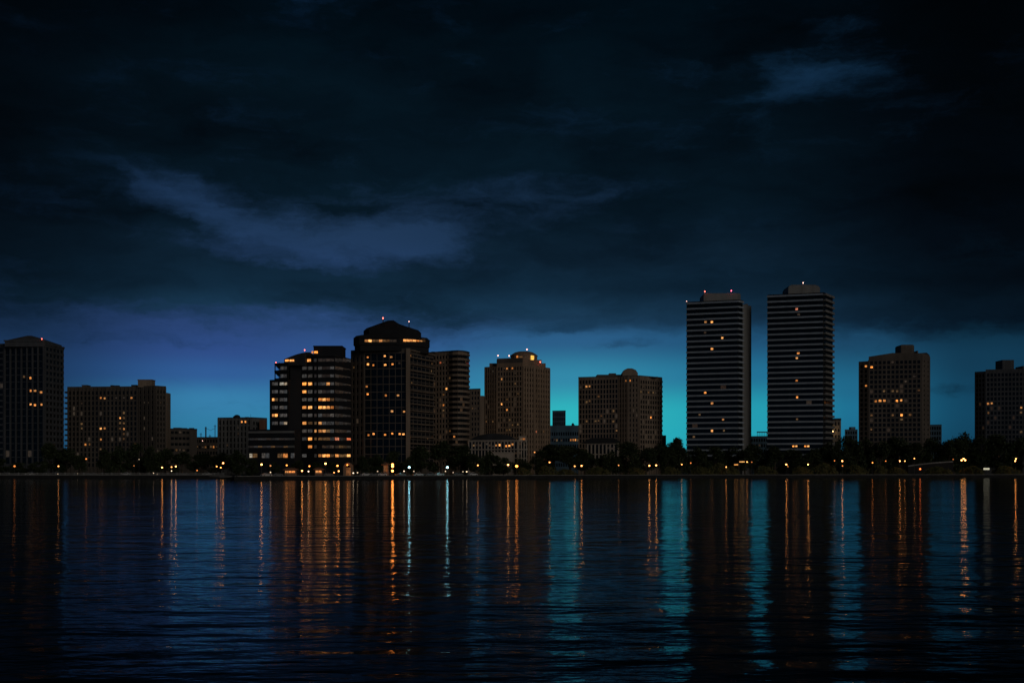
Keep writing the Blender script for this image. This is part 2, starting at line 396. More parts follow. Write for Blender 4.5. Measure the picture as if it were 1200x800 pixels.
LIT5 = {  # floor: groups A (left wing) and C, D, E of the main front
 0: dict(B='', C=['hot', 'hot'], Cs='', D=['brown_lit'] * 4, E=['brown_lit'] * 3),
 3: dict(A=['pale_lit', 'pale_lit'], B=['paler', 'paler'], C=['hot', 'hot'], D=['pale_lit', 'pale_lit', 'warm', 'pale_lit']),
 4: dict(C=['hot', 'pale_lit']), 5: dict(A=['hot', 'dim'], D=['hot', 'hot', 'warm', 'dim']),
 6: dict(C=['hot', 'hot'], D=['hot', 'hot', 'hot', 'warm']), 7: dict(A=['warm', 'hot'], C=['pale_lit', 'pale_lit']),
 8: dict(B=['pale_lit', 'paler'], C=['hot', 'dim'], Cs='dim', D=['warm', 'pale_lit', 'pale_lit', 'pale_lit']),
 9: dict(Cs='warm', D=['warm', 'warm', 'dim', 'pale_lit']), 10: dict(C=['pale_lit', 'hot'], Cs='dim', D=['dim', 'dim', 'dim', 'pale_lit'], E=['red', 'brown_lit', 'brown_lit']),
 11: dict(C=['navy', 'hot'], D=['navy', 'faint', 'faint', 'faint'], E=['faint', 'dim', 'faint']),
 12: dict(C=['pale_lit', 'navy'], D=['warm', 'hot', 'hot', 'dim'], E=['hot', 'dim', 'dim', 'hot'])}
for i, py in enumerate(rows):
    q = LIT5.get(i, {}); A = q.get('A', ['pale_lit'] * 2); B = q.get('B', ['pale_lit', 'pale_lit']); C = q.get('C', ['pale_lit', 'pale_lit']); D = q.get('D', ['pale_lit', 'brown_lit', 'brown_lit', 'pale_lit']); E = q.get('E', ['brown_lit'] * 4)
    if 3 <= i <= 8: strip_row(b, 316, 338, 606, 600, py, [(319, 321.6, A[0]), (322, 325.6, A[1])])
    if 3 <= i <= 8 and B: strip_row(b, 316, 338, 606, 600, py, [(328, 332.4, B[0]), (332.9, 336.4, B[1])])
    if i in (1, 2): strip_row(b, 316, 338, 606, 600, py, [(329, 332.4, 'pale_lit'), (333, 336, 'brown_lit')])
    if i == 0: strip_row(b, 353, 372, 606, 600, py, [(354, 359.5, 'hot'), (360, 364.5, 'hot'), (368, 371, 'brown_lit')])
    else: strip_row(b, 353, 372, 606, 600, py, [(x0, x1, k) for x0, x1, k in ((354.3, 359.2, C[0]), (361, 366, C[1]), (368.6, 371, q.get('Cs') or 'brown_lit')) if k != 'navy'])
    strip_row(b, 372, 392, 600, 598, py, [(373 + j * 4.7, 377.3 + j * 4.7, D[j]) for j in range(4) if D[j] != 'navy'])
    strip_row(b, 392, 411.5, 598, 622, py, [(392.6 + j * 4.6, 396.9 + j * 4.6, E[j % len(E)]) for j in range(4)])
strip_row(b, 316, 338, 606, 600, 533.6, [(319, 323, 'dim'), (326, 331, 'warm'), (331.5, 337, 'warm')]); 
for i in range(12):   # projecting spandrels between the window strips
    zc = WZ(rows[i] + 4.6, 602); m = MB()
    line = b.front[3:] if i < 11 else b.front[3:]
    m.strip(line, -.1, .22, zc - 1.05, zc + 1.0); m.build('spandrel', M['navy'], b.root)
# cut the terraces: upper left storeys are open balconies, so the core there is lower
b.mb = MB()
q = b.front; bk = [P(408, 650), P(342, 634)]
b.mb.prism([q[1] + Vector((0, 5, 0)), q[2], q[3], q[4], q[5]] + bk, GZ - .5, WZ(417.5, 602))
b.mb.prism([q[0], q[1], q[1] + Vector((0, 5.01, 0)), P(342.5, 634), P(320, 634)], GZ - .5, WZ(445, 606))
b.mb.prism([P(328, 603), P(337.8, 600.4), P(341, 632), P(330, 632)], WZ(445.5, 606), WZ(427, 604))
m = MB()
for py in (425.5, 435, 444.3):
    m.prism([P(321.5, 604), P(338, 599.5), P(340, 625), P(326, 630)], WZ(py, 604) - .5, WZ(py, 604) + (.45 if py != 425.5 else 0))
for px, Yc in ((322.2, 604.3), (327, 603)):
    x = WX(px, Yc); m.box(x - .22, x + .22, Yc + .1, Yc + .55, WZ(445, 604), WZ(425, 604))
m.build('terrace', M['navy'], b.root)
m = MB(); arc = [P(333 + t * 4.2, 603.5 - t * .4) for t in range(7)]
m.loft([[(p.x, p.y, WZ(428, 603)) for p in arc] + [(p.x, p.y + 24, WZ(428, 603)) for p in reversed(arc)],
        [(p.x, p.y, WZ(420.6 - 7.6 * math.sin(i / 6 * 1.35), 603)) for i, p in enumerate(arc)] + [(p.x, p.y + 24, WZ(420.6 - 7.6 * math.sin((6 - j) / 6 * 1.35), 603)) for j, p in enumerate(reversed(arc))]])
m.build('vaulted_roof', M['roof'], b.root)
strip_row(b, 333, 358, 603.5, 601, 422.3, [(334, 338.6, 'hot'), (339, 345, 'hot')], h=1.0)
b.block('penthouse', 367.5, 405, 406.2, 606, 14, 'navy', cap=.5); b.block('stair_head', 358, 368, 412.6, 604, 12, 'navy')
strip_row(b, 360, 380, 603.5, 603.5, 412.6, [(365, 367.4, 'warm')], h=1.2); strip_row(b, 360, 380, 605.8, 605.8, 412.6, [(368, 372.6, 'hot')], h=1.2)
m = MB(); m.prism([P(353, 605), P(372, 599.4), P(392.3, 597.3), P(412, 621.8), P(408, 650), P(352, 634)], WZ(417.5, 602), WZ(416.3, 602)); m.build('roof', M['roof'], b.root)
b.beacon(323.3, 424.6, 603, 'beacon_red', .8); b.beacon(357, 410, 603, 'beacon_red')
# podium
m = MB(); pod = [P(291, 592), P(345, 585), P(352, 592), P(350, 612), P(294, 612)]
m.prism(pod, GZ - .5, WZ(503, 590)); m.build('podium', M['navy'], b.root)
for py, k in ((506, 'grey'), (514.3, 'grey'), (523.2, 'grey')):
    m = MB(); m.strip(pod[:2], -.1, .25, WZ(py + 1.2, 588), WZ(py - 1.2, 588)); m.build('spandrel', M[k], b.root)
strip_row(b, 291, 345, 592, 585, 514.3, [(293 + j * 5, 297.6 + j * 5, 'brown_lit') for j in range(9)], h=.8, off=.4)
strip_row(b, 291, 345, 592, 585, 523.2, [(293 + j * 5, 297.6 + j * 5, 'dim' if j in (2, 5, 8) else 'brown_lit') for j in range(9)], h=.8, off=.4)
strip_row(b, 291, 345, 592, 585, 533.6, [(292.5, 295.8, 'paler'), (296.2, 301.5, 'dim'), (307, 310.8, 'pale_lit'), (311.2, 315.5, 'pale_lit'), (325.5, 331, 'dim'), (331.4, 337.5, 'warm'), (341, 345, 'pale_lit')], h=2.2)
b.finish()

# --- the tall tower with the stepped mansard crown
b = Building('office_tower', 'tall tower with a stepped mansard crown and blue black glass front', [(411.8, 634), (427, 628), (478.5, 624), (508, 652)], 34, 410.5, wall='umber', cat='tower')
fl = 9.1 * 626 / F
b.grid(0, 1, fl, 3, pier=.45, sill=.42, parapet=3.6, out=.4)
b.grid(1, 2, fl, 7, pier=.10, sill=.10, parapet=2.3, out=.25, sout=.22, glass='glass_blue', end=.3)
b.grid(2, 3, fl * .5, 6, pier=.16, sill=.2, parapet=2.6, out=.2, sout=.16)
m = MB(); A = P(478.5, 624); m.box(A.x - 1.1, A.x + .9, 622.9, 625.5, GZ, b.ztop); m.build('corner_pier', M['tan'], b.root)
b.bands([P(480.6, 625.6), P(508, 652)], 7.6 * 640 / F, .5, 1.1, 5, mat='tan', parapet=.6, win=False, n=16)
def ring(pts, py, Yr): return [(p.x, p.y, WZ(py, Yr)) for p in pts]
def scaled(pts, k, dx=0):
    c = sum(pts, Vector()) / len(pts); return [c + (p - c) * k + Vector((dx, 0, 0)) for p in pts]
def oct8(px0, pxc, px1, Y, depth, ch):
    a, m_, e = P(px0, Y + 6), P(pxc, Y), P(px1, Y + 16)
    return [a, P(px0 + (pxc - px0) * ch, Y + 1.2), P(pxc - (pxc - px0) * ch * .25, Y), P(pxc + (px1 - pxc) * ch * .5, Y + 3), e, P(px1 - 3, Y + depth), P(pxc, Y + depth + 5), P(px0 + 5, Y + depth)]
lo = oct8(414.2, 470, 503.5, 622, 30, .12); mid = oct8(415.6, 470, 502.6, 622.4, 30, .12)
t2 = oct8(426, 469, 493.6, 626, 24, .15); tp = oct8(452, 462, 468, 634, 10, .2)
m = MB(); m.loft([ring(mid, 411, 624), ring(mid, 404.5, 624), ring(lo, 403.8, 624), ring(lo, 395.2, 624), ring(scaled(lo, .93), 392.3, 624), ring(t2, 390.8, 624), ring(t2, 385.6, 624), ring(scaled(t2, .9), 382.2, 624), ring(tp, 374.2, 630), ring(scaled(tp, .8), 373.6, 630)])
m.build('crown', M['slate'], b.root)
for i0, i1, y0, y1 in ((1, 2, 395.9, 395.9), (3, 4, 395.9, 396.5)):
    m = MB(); m.strip([lo[i0], lo[i1]], -.05, .5, WZ(y0 + .5, 624), WZ(y0 - .6, 624)); m.build('cornice', M['slate'], b.root)
def crown_win(a, c, t0, t1, py, k, h=1.1):
    p, q_ = a.lerp(c, t0), a.lerp(c, t1); u = q_ - p; w = u.length; u.normalize(); n = Vector((u.y, -u.x, 0)); cc = (p + q_) / 2 + n * .06; cc.z = WZ(py, cc.y)
    copy_to(pane_mesh(k), 'window', b.root, cc - b.root.location, math.atan2(u.y, u.x), (w, .2, h))
for j, k in enumerate(['warm', 'hot', 'dim', 'dim', 'warm', 'dim', 'dim', 'faint', 'faint']): crown_win(lo[1], lo[2], .14 + j * .088, .22 + j * .088, 399.2, k)
for j, k in enumerate(['hot', 'hot', 'warm', 'hot', 'hot', 'warm', 'dim']): crown_win(lo[3], lo[4], .02 + j * .118, .125 + j * .118, 398.8, k)
b.beacon(448.8, 372.6, 628, 'beacon_red', 1.2); b.beacon(479.3, 376.6, 632, 'beacon_white', .8)
m = MB(); m.box(WX(448.3, 629), WX(449.3, 629), 629, 629.6, WZ(379, 628), WZ(374, 628)); m.box(WX(478.9, 633), WX(479.7, 633), 633, 633.6, WZ(384, 632), WZ(377.6, 632)); m.build('beacon_stand', M['slate'], b.root)
row = [(430.5, 512, 'warm'), (438.5, 512, 'hot'), (451, 512, 'hot'), (458, 512, 'hot'), (465.5, 512, 'hot'), (476.5, 512, 'hot'), (483, 512, 'warm'), (503, 512, 'dim')]
b.finish([(432, 420, 'warm'), (450, 420, 'hot'), (458, 418, 'warm'), (431.5, 428, 'hot'), (440.5, 428.5, 'hot'), (450, 428, 'hot'), (459, 428, 'hot'), (467, 428, 'faint'), (431, 457, 'warm'), (432, 466, 'hot'), (450, 467, 'warm'), (468.5, 466.5, 'warm'), (460, 483.5, 'warm'), (473.5, 484, 'warm'), (415, 433, 'dim'), (482, 416, 'dim'), (483, 449, 'dim'), (505, 427, 'dim'), (505, 433, 'dim'), (417, 492, 'faint')] + row, tol=9)

# --- condominium with a rounded balcony front
cur = [(526, 664), (531, 661.5), (536.5, 660.5), (542, 662), (546.5, 665.5), (549.6, 671)]
b = Building('condominium', 'brown condominium with a rounded stack of balconies on its far corner', [(500, 672)] + cur, 22, 414, wall='tan')
b.grid(0, 1, 2.8, 7, pier=.4, sill=.4, parapet=1.8, out=.35)
b.bands([P(*c) for c in cur], 2.8, 1.15, .55, 2, mat='tan', parapet=.6, glass='glass')
b.roof(.6, .4)
m = MB(); m.prism([P(509, 668), P(527, 666), P(544.6, 666), P(544, 680), P(510, 684)], b.ztop, WZ(411.6, 664)); m.build('penthouse', M['tan'], b.root)
b.finish([(516.4, 427.7, 'red'), (526.6, 440, 'dim'), (521.7, 453.5, 'hot'), (519, 460, 'dim'), (521.3, 471.6, 'warm'), (519.5, 479, 'dim'), (521.5, 484, 'faint'), (526, 502.5, 'dim'), (532, 509, 'warm'), (505, 427, 'dim'), (505, 433, 'dim'), (504, 512, 'dim')], [('faint', .05)], plant=5)

# --- thin tower squeezed between the rounded condominium and the stepped tower
b = Building('apartment_tower', 'thin brown tower squeezed behind the rounded condominium', [(548, 732), (563, 728)], 14, 456.5, wall='tan', cat='tower')
b.grid(0, 1, 3.0, 4, pier=.45, sill=.45); b.roof(.5, .2)
b.block('wing', 563, 567.6, 463.5, 733, 10, 'tan', 'ground')
b.finish([(553, 477, 'dim'), (558, 477, 'faint')], [('faint', .03)])

# --- stepped tower with a drum on its roof
b = Building('apartment_tower', 'brown stepped tower with a lit rooftop drum and four beacons', [(568.2, 750), (582.5, 744), (612.5, 738), (626, 742), (644, 756)], 30, 431, wall='brown', cat='tower')
b.grid(0, 1, 3.0, 5, pier=.45, sill=.35, out=.45)
b.grid(1, 2, 3.0, 9, pier=.42, sill=.32, out=.35, ztop=WZ(425, 740), parapet=2.4)
b.grid(2, 3, 3.0, 4, pier=.6, sill=.45, out=.7)
b.grid(3, 4, 3.0, 6, pier=.55, sill=.45, out=.55)
b.roof(.5, .3, 'brown')
for x0, x1, yt, Yq, dp in ((573.5, 639.5, 425.5, 750, 22), (582, 634.7, 421.5, 748, 20)): b.block('setback', x0, x1, yt, Yq, dp, 'brown', 431.5)
m = MB(); m.prism([P(582.4, 744), P(612.6, 738), P(612, 752), P(584, 752)], WZ(432, 740), WZ(419.3, 740)); m.build('bay_top', M['tan_dark'], b.root)
c = P(614, 758); dz = lambda y: WZ(y, 750)
m = MB(); m.lathe([(8.0, dz(423)), (8.0, dz(416.5)), (8.3, dz(416.3)), (8.3, dz(415.2)), (7.4, dz(413.8)), (5.5, dz(411.6)), (3.6, dz(410.6)), (.3, dz(410.4))], (c.x, c.y), 24); m.build('drum', M['brown'], b.root)
for px, py, k, w, h in ((624.2, 419.6, 'gold', 2.3, 3.4), (606, 418.2, 'warm', 1.1, 1.8), (611, 418.6, 'dim', 1.1, 1.4), (609, 418.6, 'dim', .8, 1.4)):
    ang = math.asin(max(-.98, min(.98, (WX(px, 750) - c.x) / 8.3))); cc = Vector((c.x + 8.12 * math.sin(ang), c.y - 8.12 * math.cos(ang), WZ(py, 750)))
    copy_to(pane_mesh(k), 'window', b.root, cc - b.root.location, ang, (w, .3, h))
for px, py in ((583.6, 416.5), (596.6, 416.7), (617.5, 409.3), (633, 424)): b.beacon(px, py, 741 if px < 600 else 746, 'beacon_red' if px > 630 else 'beacon_white', 1.2)
b.finish([(589, 446.7, 'warm'), (604, 452.5, 'dim'), (606.5, 459.5, 'dim'), (599, 463, 'faint'), (595, 470, 'dim'), (589, 477, 'hot'), (594.5, 477, 'hot'), (604.5, 470, 'faint'), (604, 475, 'faint'), (595, 427.3, 'warm'), (601.5, 427, 'warm'), (593, 434, 'faint'), (571, 496.5, 'dim'), (577, 496.5, 'dim'), (582, 497, 'faint'), (596, 494, 'dim'), (599, 495, 'dim'), (597, 500, 'faint'), (606.5, 495, 'dim'), (626.5, 498, 'faint'), (636.5, 503.5, 'dim'), (629, 508, 'red'), (595, 506.5, 'dim'), (598, 506.5, 'dim')], [('faint', .05)])

# --- low clubhouse with a curved roof
b = Building('clubhouse', 'low cream clubhouse with a dark curved roof and tall lit windows', [(549, 652), (607, 646), (617, 650)], 18, 516.4, wall='cream')
b.grid(0, 1, 9.8 * 648 / F, 15, pier=.3, sill=.1, parapet=.55, out=.4, zmin=10.5 - 6, end=.2)
b.grid(1, 2, 9.8 * 648 / F, 3, pier=.34, sill=.1, parapet=.55, out=.4, zmin=4.5, end=.2)
m = MB(); m.strip(b.front, -.2, .7, WZ(516.6, 648), WZ(515.4, 648)); m.strip(b.front, -.2, .8, WZ(526.8, 648), WZ(525.8, 648)); m.build('cornice', M['cream'], b.root)
m = MB(); arc = [P(551 + t * 5.4, 651 - t * .5) for t in range(11)]
hts = [514.8 - 7.2 * math.sin(math.pi * (i / 10)) ** .6 for i in range(11)]
m.loft([[(p.x, p.y, WZ(515.6, 648)) for p in arc] + [(p.x, p.y + 16, WZ(515.6, 648)) for p in reversed(arc)], [(p.x, p.y + 2, WZ(h, 648)) for p, h in zip(arc, hts)] + [(p.x, p.y + 14, WZ(h, 648)) for p, h in reversed(list(zip(arc, hts)))]]); m.build('roof', M['roof'], b.root)
b.block('gable_tower', 608, 616.5, 511.8, 647, 8, 'cream', 516.4, cap=.4)
strip_row(b, 600, 620, 646.9, 646.9, 514.2, [(610, 611.7, 'dim'), (612.2, 615.6, 'warm')], h=.9)
m = MB(); m.strip([P(577, 640), P(601, 638)], -3, 0, GZ, WZ(530.3, 639)); m.strip([P(577, 640), P(601, 638)], -.2, .25, WZ(530.3, 639), WZ(529.4, 639)); m.build('terrace_wall', M['cream'], b.root)
b.finish([(554, 521, 'dim'), (558, 521, 'faint'), (582, 521, 'warm'), (585, 521, 'hot'), (594, 521.3, 'hot'), (597, 521.3, 'hot'), (599.5, 521, 'warm'), (569, 521, 'faint'), (573, 521, 'faint'), (577, 521, 'faint')], [('faint', .3)])

# --- far blocks seen through the bright gap of sky
b = Building('office_building', 'small far blue grey tower on the bright teal horizon', [(647.5, 1150), (662.8, 1146)], 20, 482, wall='hazed_blue', cat='tower')
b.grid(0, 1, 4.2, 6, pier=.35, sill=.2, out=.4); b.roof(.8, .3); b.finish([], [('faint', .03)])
b = Building('office_building', 'low far block with one lit floor beside the small blue tower', [(640, 1060), (690, 1052)], 40, 499.3, wall='hazed_blue')
b.grid(0, 1, 5.2, 18, pier=.3, sill=.45, parapet=5); b.roof(.6, .3, 'hazed_blue')
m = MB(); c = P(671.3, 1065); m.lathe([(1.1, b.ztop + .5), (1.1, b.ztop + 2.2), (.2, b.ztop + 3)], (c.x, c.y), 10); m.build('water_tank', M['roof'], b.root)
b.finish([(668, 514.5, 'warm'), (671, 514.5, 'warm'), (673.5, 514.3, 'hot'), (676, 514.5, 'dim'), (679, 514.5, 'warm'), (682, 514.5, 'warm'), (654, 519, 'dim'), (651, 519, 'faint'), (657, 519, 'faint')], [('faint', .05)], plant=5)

# --- brown block with a round topped plant room
b = Building('apartment_building', 'broad brown block with a gridded front and round topped plant room', [(678, 772), (725, 764), (736, 760), (749, 758), (775.5, 774)], 28, 442.6, wall='tan')
b.grid(0, 1, 3.0, 13, pier=.32, sill=.25, out=.4, parapet=1.6)
b.grid(1, 2, 3.0, 3, pier=.5, sill=.35, out=.6, parapet=1.6)
b.grid(2, 3, 3.0, 3, pier=.6, sill=.4, out=.5, parapet=1.6)
b.grid(3, 4, 3.0, 9, pier=.4, sill=.35, out=.4, parapet=2.4)
b.roof(.5, .3, 'tan_dark')
b.block('penthouse', 698, 731, 438.8, 770, 14, 'tan_dark'); b.block('stair_head', 713, 722, 437.2, 772, 6, 'tan_dark'); b.block('parapet', 757, 771, 441.2, 764, 8, 'tan_dark')
b.block('plant_room', 727.5, 747.5, 431, 764, 12, 'tan', chamfer=3.0)
for i in range(17):
    m = MB(); z = b.ztop - 2.5 - i * 3.0; A = P(775.4, 774); m.box(A.x - .2, A.x + .7, 774, 780, z - .3, z + .8); m.build('balcony', M['tan_dark'], b.root)
b.finish([(686, 452.5, 'warm'), (689.7, 452.5, 'warm'), (700, 464, 'dim'), (686, 471.5, 'dim'), (691, 471, 'dim'), (686.5, 491, 'dim'), (697, 491.5, 'dim'), (700, 491.5, 'dim'), (705, 486, 'dim'), (718, 482.5, 'dim'), (717.5, 492, 'dim'), (733, 446, 'warm'), (735.5, 446, 'warm'), (723.5, 506, 'dim'), (754, 454, 'faint'), (751, 458, 'dim'), (759.5, 458, 'dim'), (764, 458, 'dim'), (767, 460, 'faint'), (752.5, 462.5, 'faint'), (763, 487.3, 'hot'), (755, 508, 'faint'), (757, 514, 'faint'), (764, 511, 'faint')], [('faint', .05)], plant=5)
b = Building('pavilion', 'low pale colonnaded pavilion with a dark hipped roof among the trees', [(688, 700), (725, 694)], 14, 519, wall='cream')
b.grid(0, 1, 5.6, 8, pier=.35, sill=.1, parapet=.9, out=.5, zmin=4)
m = MB(); A0, A1 = P(684, 699), P(727, 692); zr = WZ(518.6, 698); d = Vector((0, 16, 0))
m.loft([[(p.x, p.y, zr) for p in (A0, A1, A1 + d, A0 + d)], [(p.x, p.y, zr + .4) for p in (A0, A1, A1 + d, A0 + d)], [(p.x, p.y, WZ(512.6, 698)) for p in (P(692, 706), P(719, 704), P(719, 708), P(692, 708))]]); m.build('roof', M['roof'], b.root)
b.finish([(712, 523, 'faint'), (716, 522, 'faint')])
b = Building('annexe', 'narrow grey annexe half hidden at the foot of the brown block', [(774, 800), (780.5, 798)], 14, 510.5, wall='grey')
b.grid(0, 1, 3.2, 2, pier=.4, sill=.4); b.roof(.3, .15); b.finish()

# --- the twin striped towers
fl = 6.42 * 742 / F
def twin(label, plan, top, ov):
    b = Building('striped_tower', label, plan, 26, top, wall='slate', cat='tower', group='twin striped towers', core='glass_blue')
    return b
b = twin('striped dark tower with a plain concrete shaft standing behind its edge', [(806, 750), (864.5, 740), (870, 744)], 354.3, 1)
b.bands([P(804.4, 750.3), P(864.5, 739.9), P(870.3, 744.2)], fl, 1.02, 1.0, [9, 1], mat='pale', parapet=.3, zmin=8)
b.roof(.3, .6, 'slate')
b.block('penthouse', 820, 868, 343.2, 747, 16, 'grey', chamfer=1.0)
w = MB(); w.prism([P(868.5, 752), P(880.5, 762), P(879, 784), P(869, 784)], GZ, WZ(357, 756)); w.build('service_shaft', M['grey'], b.root)
m = MB(); m.box(WX(873, 764), WX(876.5, 764), 764, 770, WZ(357.2, 760), WZ(355, 760)); m.build('stair_head', M['grey'], b.root)
b.beacon(826, 341.5, 746, 'beacon_red', 1.2); b.beacon(857, 340.6, 746, 'beacon_pink', 1.2); b.beacon(804.6, 352.8, 749, 'beacon_white', .7)
b.finish([(827.5, 379, 'warm'), (830.5, 379, 'hot'), (829, 393, 'faint'), (848, 397.5, 'hot'), (831, 411, 'hot'), (850.5, 451, 'faint'), (830.5, 457.5, 'hot'), (831, 472.3, 'warm'), (821.5, 485.5, 'dim'), (850, 492.5, 'warm'), (816.5, 498.5, 'faint'), (831, 506, 'hot'), (849.5, 505.5, 'dim'), (811.5, 513.7, 'dim')])
b = twin('striped dark tower with balconies on its narrow side and one white beacon', [(900.5, 746), (964.5, 736), (975.8, 752)], 346, 1)
b.bands([P(899, 746.2), P(964.6, 735.9)], fl, 1.02, 1.0, [10], mat='pale', parapet=.3, zmin=8)
b.bands([P(965.3, 736.6), P(975.8, 752)], fl, .8, 1.2, [4], mat='grey', parapet=.5, zmin=8, rail=.5)
b.roof(.3, .6, 'slate')
b.block('penthouse', 917, 961, 333, 742, 16, 'grey', chamfer=2.2)
m = MB(); m.box(WX(939, 748), WX(943, 748), 748, 751, WZ(333.4, 742), WZ(332.2, 742)); m.build('stair_head', M['grey'], b.root)
b.beacon(941.2, 331.3, 745, 'beacon_white', 1.1)
b.finish([(933, 361, 'red'), (934, 414, 'warm'), (934, 420, 'warm'), (935, 445, 'warm'), (935, 465, 'hot'), (936, 492, 'dim'), (949, 471.5, 'faint'), (934, 367, 'faint')])
m = b
for px in (928.5, 932, 942.5, 946): strip_row(b, 900, 964.5, 746, 736, 522.6, [(px, px + 2.6, 'hot')], h=1.0, off=.5)
# --- small blocks round the twin towers
b = Building('low_building', 'low dark flat roofed block in the gap between the twin towers', [(879, 860), (901, 856)], 20, 511.5, wall='hazed_blue')
b.grid(0, 1, 3.8, 7, pier=.3, sill=.4); b.roof(.4, .2)
m = MB()
for i in range(6):
    x = WX(887.5 + i * 2.2, 862); m.box(x - .12, x + .12, 862, 862.3, b.ztop, WZ(505.8, 862))
m.box(WX(887, 862), WX(899, 862), 861.7, 862.6, WZ(506.6, 862), WZ(505.4, 862)); m.build('roof_frame', M['metal'], b.root)
b.finish([(884, 521, 'faint'), (890.5, 521, 'faint')])
b = Building('low_building', 'small pale block with a dark cornice hugging the second striped tower', [(970, 790), (985.5, 786)], 14, 492.5, wall='grey')
b.grid(0, 1, 4.0, 4, pier=.5, sill=.5); b.roof(1.2, .4)
m = MB(); m.lathe([(.1, 0), (.42, .15), (.55, .6), (.42, 1.0), (.1, 1.1)], k=10); o = m.build('wall_lamp', mat_emit('wall_lamp_glow', (1, .55, .22), 14), b.root, True); o.location = Vector((WX(975.4, 784.8), 784.8, WZ(506.5, 785))) - b.root.location; o.data.transform(__import__('mathutils').Matrix.Translation(b.root.location))
b.finish()
b = Building('low_building', 'tiny far roofline with plant frames rising over the trees', [(990, 1100), (1005, 1098)], 20, 503.5, wall='hazed_blue')
b.grid(0, 1, 4, 5); b.roof(.4, .2)
m = MB(); m.box(WX(997, 1104), WX(1002.5, 1104), 1104, 1110, b.ztop, WZ(500, 1104)); m.build('plant_room', M['hazed_blue'], b.root)
b.finish()

# --- gridded brown block right of the twins
b = Building('apartment_building', 'gridded brown block with a rising roofline and ribbed plant room', [(1006.5, 800), (1018, 796), (1080, 788), (1089.5, 800)], 28, 423.6, wall='umber')
b.grid(0, 1, 3.02, 2, pier=.4, sill=.35, parapet=2.4)
b.grid(1, 2, 3.02, 12, pier=.34, sill=.34, ztop=WZ(417.5, 792), parapet=2.75)
b.grid(2, 3, 3.05, 2, pier=.75, sill=.6, ztop=WZ(416.5, 792), parapet=3)
m = MB(); bk = [P(1086, 826), P(1020, 826)]
f3 = [P(1018, 796), P(1046, 792.4), P(1080, 788), P(1089.5, 800)] + bk
hh = [417.8, 413.4, 413.6, 416.2, 413, 417.5]
m.loft([[(p.x, p.y, b.ztop - 6) for p in f3], [(p.x, p.y, WZ(h, p.y)) for p, h in zip(f3, hh)]]); m.build('roof', M['umber'], b.root)
b.block('plant_room', 1049, 1071.3, 403.6, 800, 12, 'umber', 415, chamfer=.8, louvre=9); b.block('stair_head', 1070, 1076, 410.8, 802, 8, 'umber', 415)
b.finish([(1015.5, 430, 'hot'), (1020, 430, 'hot'), (1015.5, 452.5, 'warm'), (1022, 458.5, 'faint'), (1036.5, 458.3, 'dim'), (1044.5, 458.3, 'dim'), (1050, 458.3, 'dim'), (1055, 458.3, 'faint'), (1076.5, 458.5, 'dim'), (1029, 469.7, 'hot'), (1032, 469.7, 'warm'), (1038, 469.5, 'faint'), (1052, 468.7, 'hot'), (1055.5, 468.7, 'hot'), (1060, 468.5, 'faint'), (1022.5, 485.5, 'dim'), (1045, 485.5, 'dim'), (1055.5, 484, 'hot'), (1065, 489, 'dim'), (1055.5, 494, 'dim'), (1023.5, 506, 'dim'), (1043, 505, 'faint'), (1027, 470, 'warm')], [('faint', .05)], plant=5)
b = Building('low_building', 'far grey stub beside the gridded block above the trees', [(1088, 1000), (1103.5, 996)], 20, 498, wall='hazed_blue')
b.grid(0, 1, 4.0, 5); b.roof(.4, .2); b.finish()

# --- dark block cut by the frame's edge
b = Building('apartment_building', 'dark block cut off by the edge of the view with one orange window', [(1142.5, 815), (1155, 810), (1230, 798)], 30, 436.5, wall='dark_stone')
b.grid(0, 1, 3.05, 3, pier=.35, sill=.35)
b.grid(1, 2, 3.05, 17, pier=.35, sill=.35, ztop=WZ(433.5, 806), parapet=2)
b.roof(.5, .2, 'dark_stone')
m = MB(); m.prism([P(1155, 810), P(1230, 798), P(1228, 836), P(1158, 838)], b.ztop - 2, WZ(432.6, 808)); m.build('attic', M['dark_stone'], b.root)
b.block('penthouse', 1166.5, 1188.3, 421.6, 816, 12, 'dark_stone', 434, louvre=6); b.block('stair_head', 1190, 1215, 428.6, 814, 12, 'dark_stone', 434)
b.finish([(1157, 470.5, 'warm'), (1161, 470.5, 'warm'), (1160, 484, 'dim'), (1197.5, 478, 'warm'), (1198, 486, 'dim'), (1198, 505, 'dim'), (1152, 501, 'faint')], [('faint', .03)], plant=5)

# ------------------------------------------------------------------ shore, water, street
shL = [P(-900, 591), P(270, 591)]
shM = [P(275, 478), P(400, 508), P(570, 552), P(700, 598), P(800, 630), P(1000, 660), P(1200, 676), P(2100, 690)]
SHX = [(-900, 591), (269.9, 591), (270, 476), (400, 508), (570, 552), (700, 598), (800, 630), (1000, 660), (1200, 676), (2100, 690)]
def shoreY(px):
    for (a, ya), (c, yc) in zip(SHX, SHX[1:]):
        if a <= px <= c: return ya + (yc - ya) * (px - a) / (c - a)
    return 600

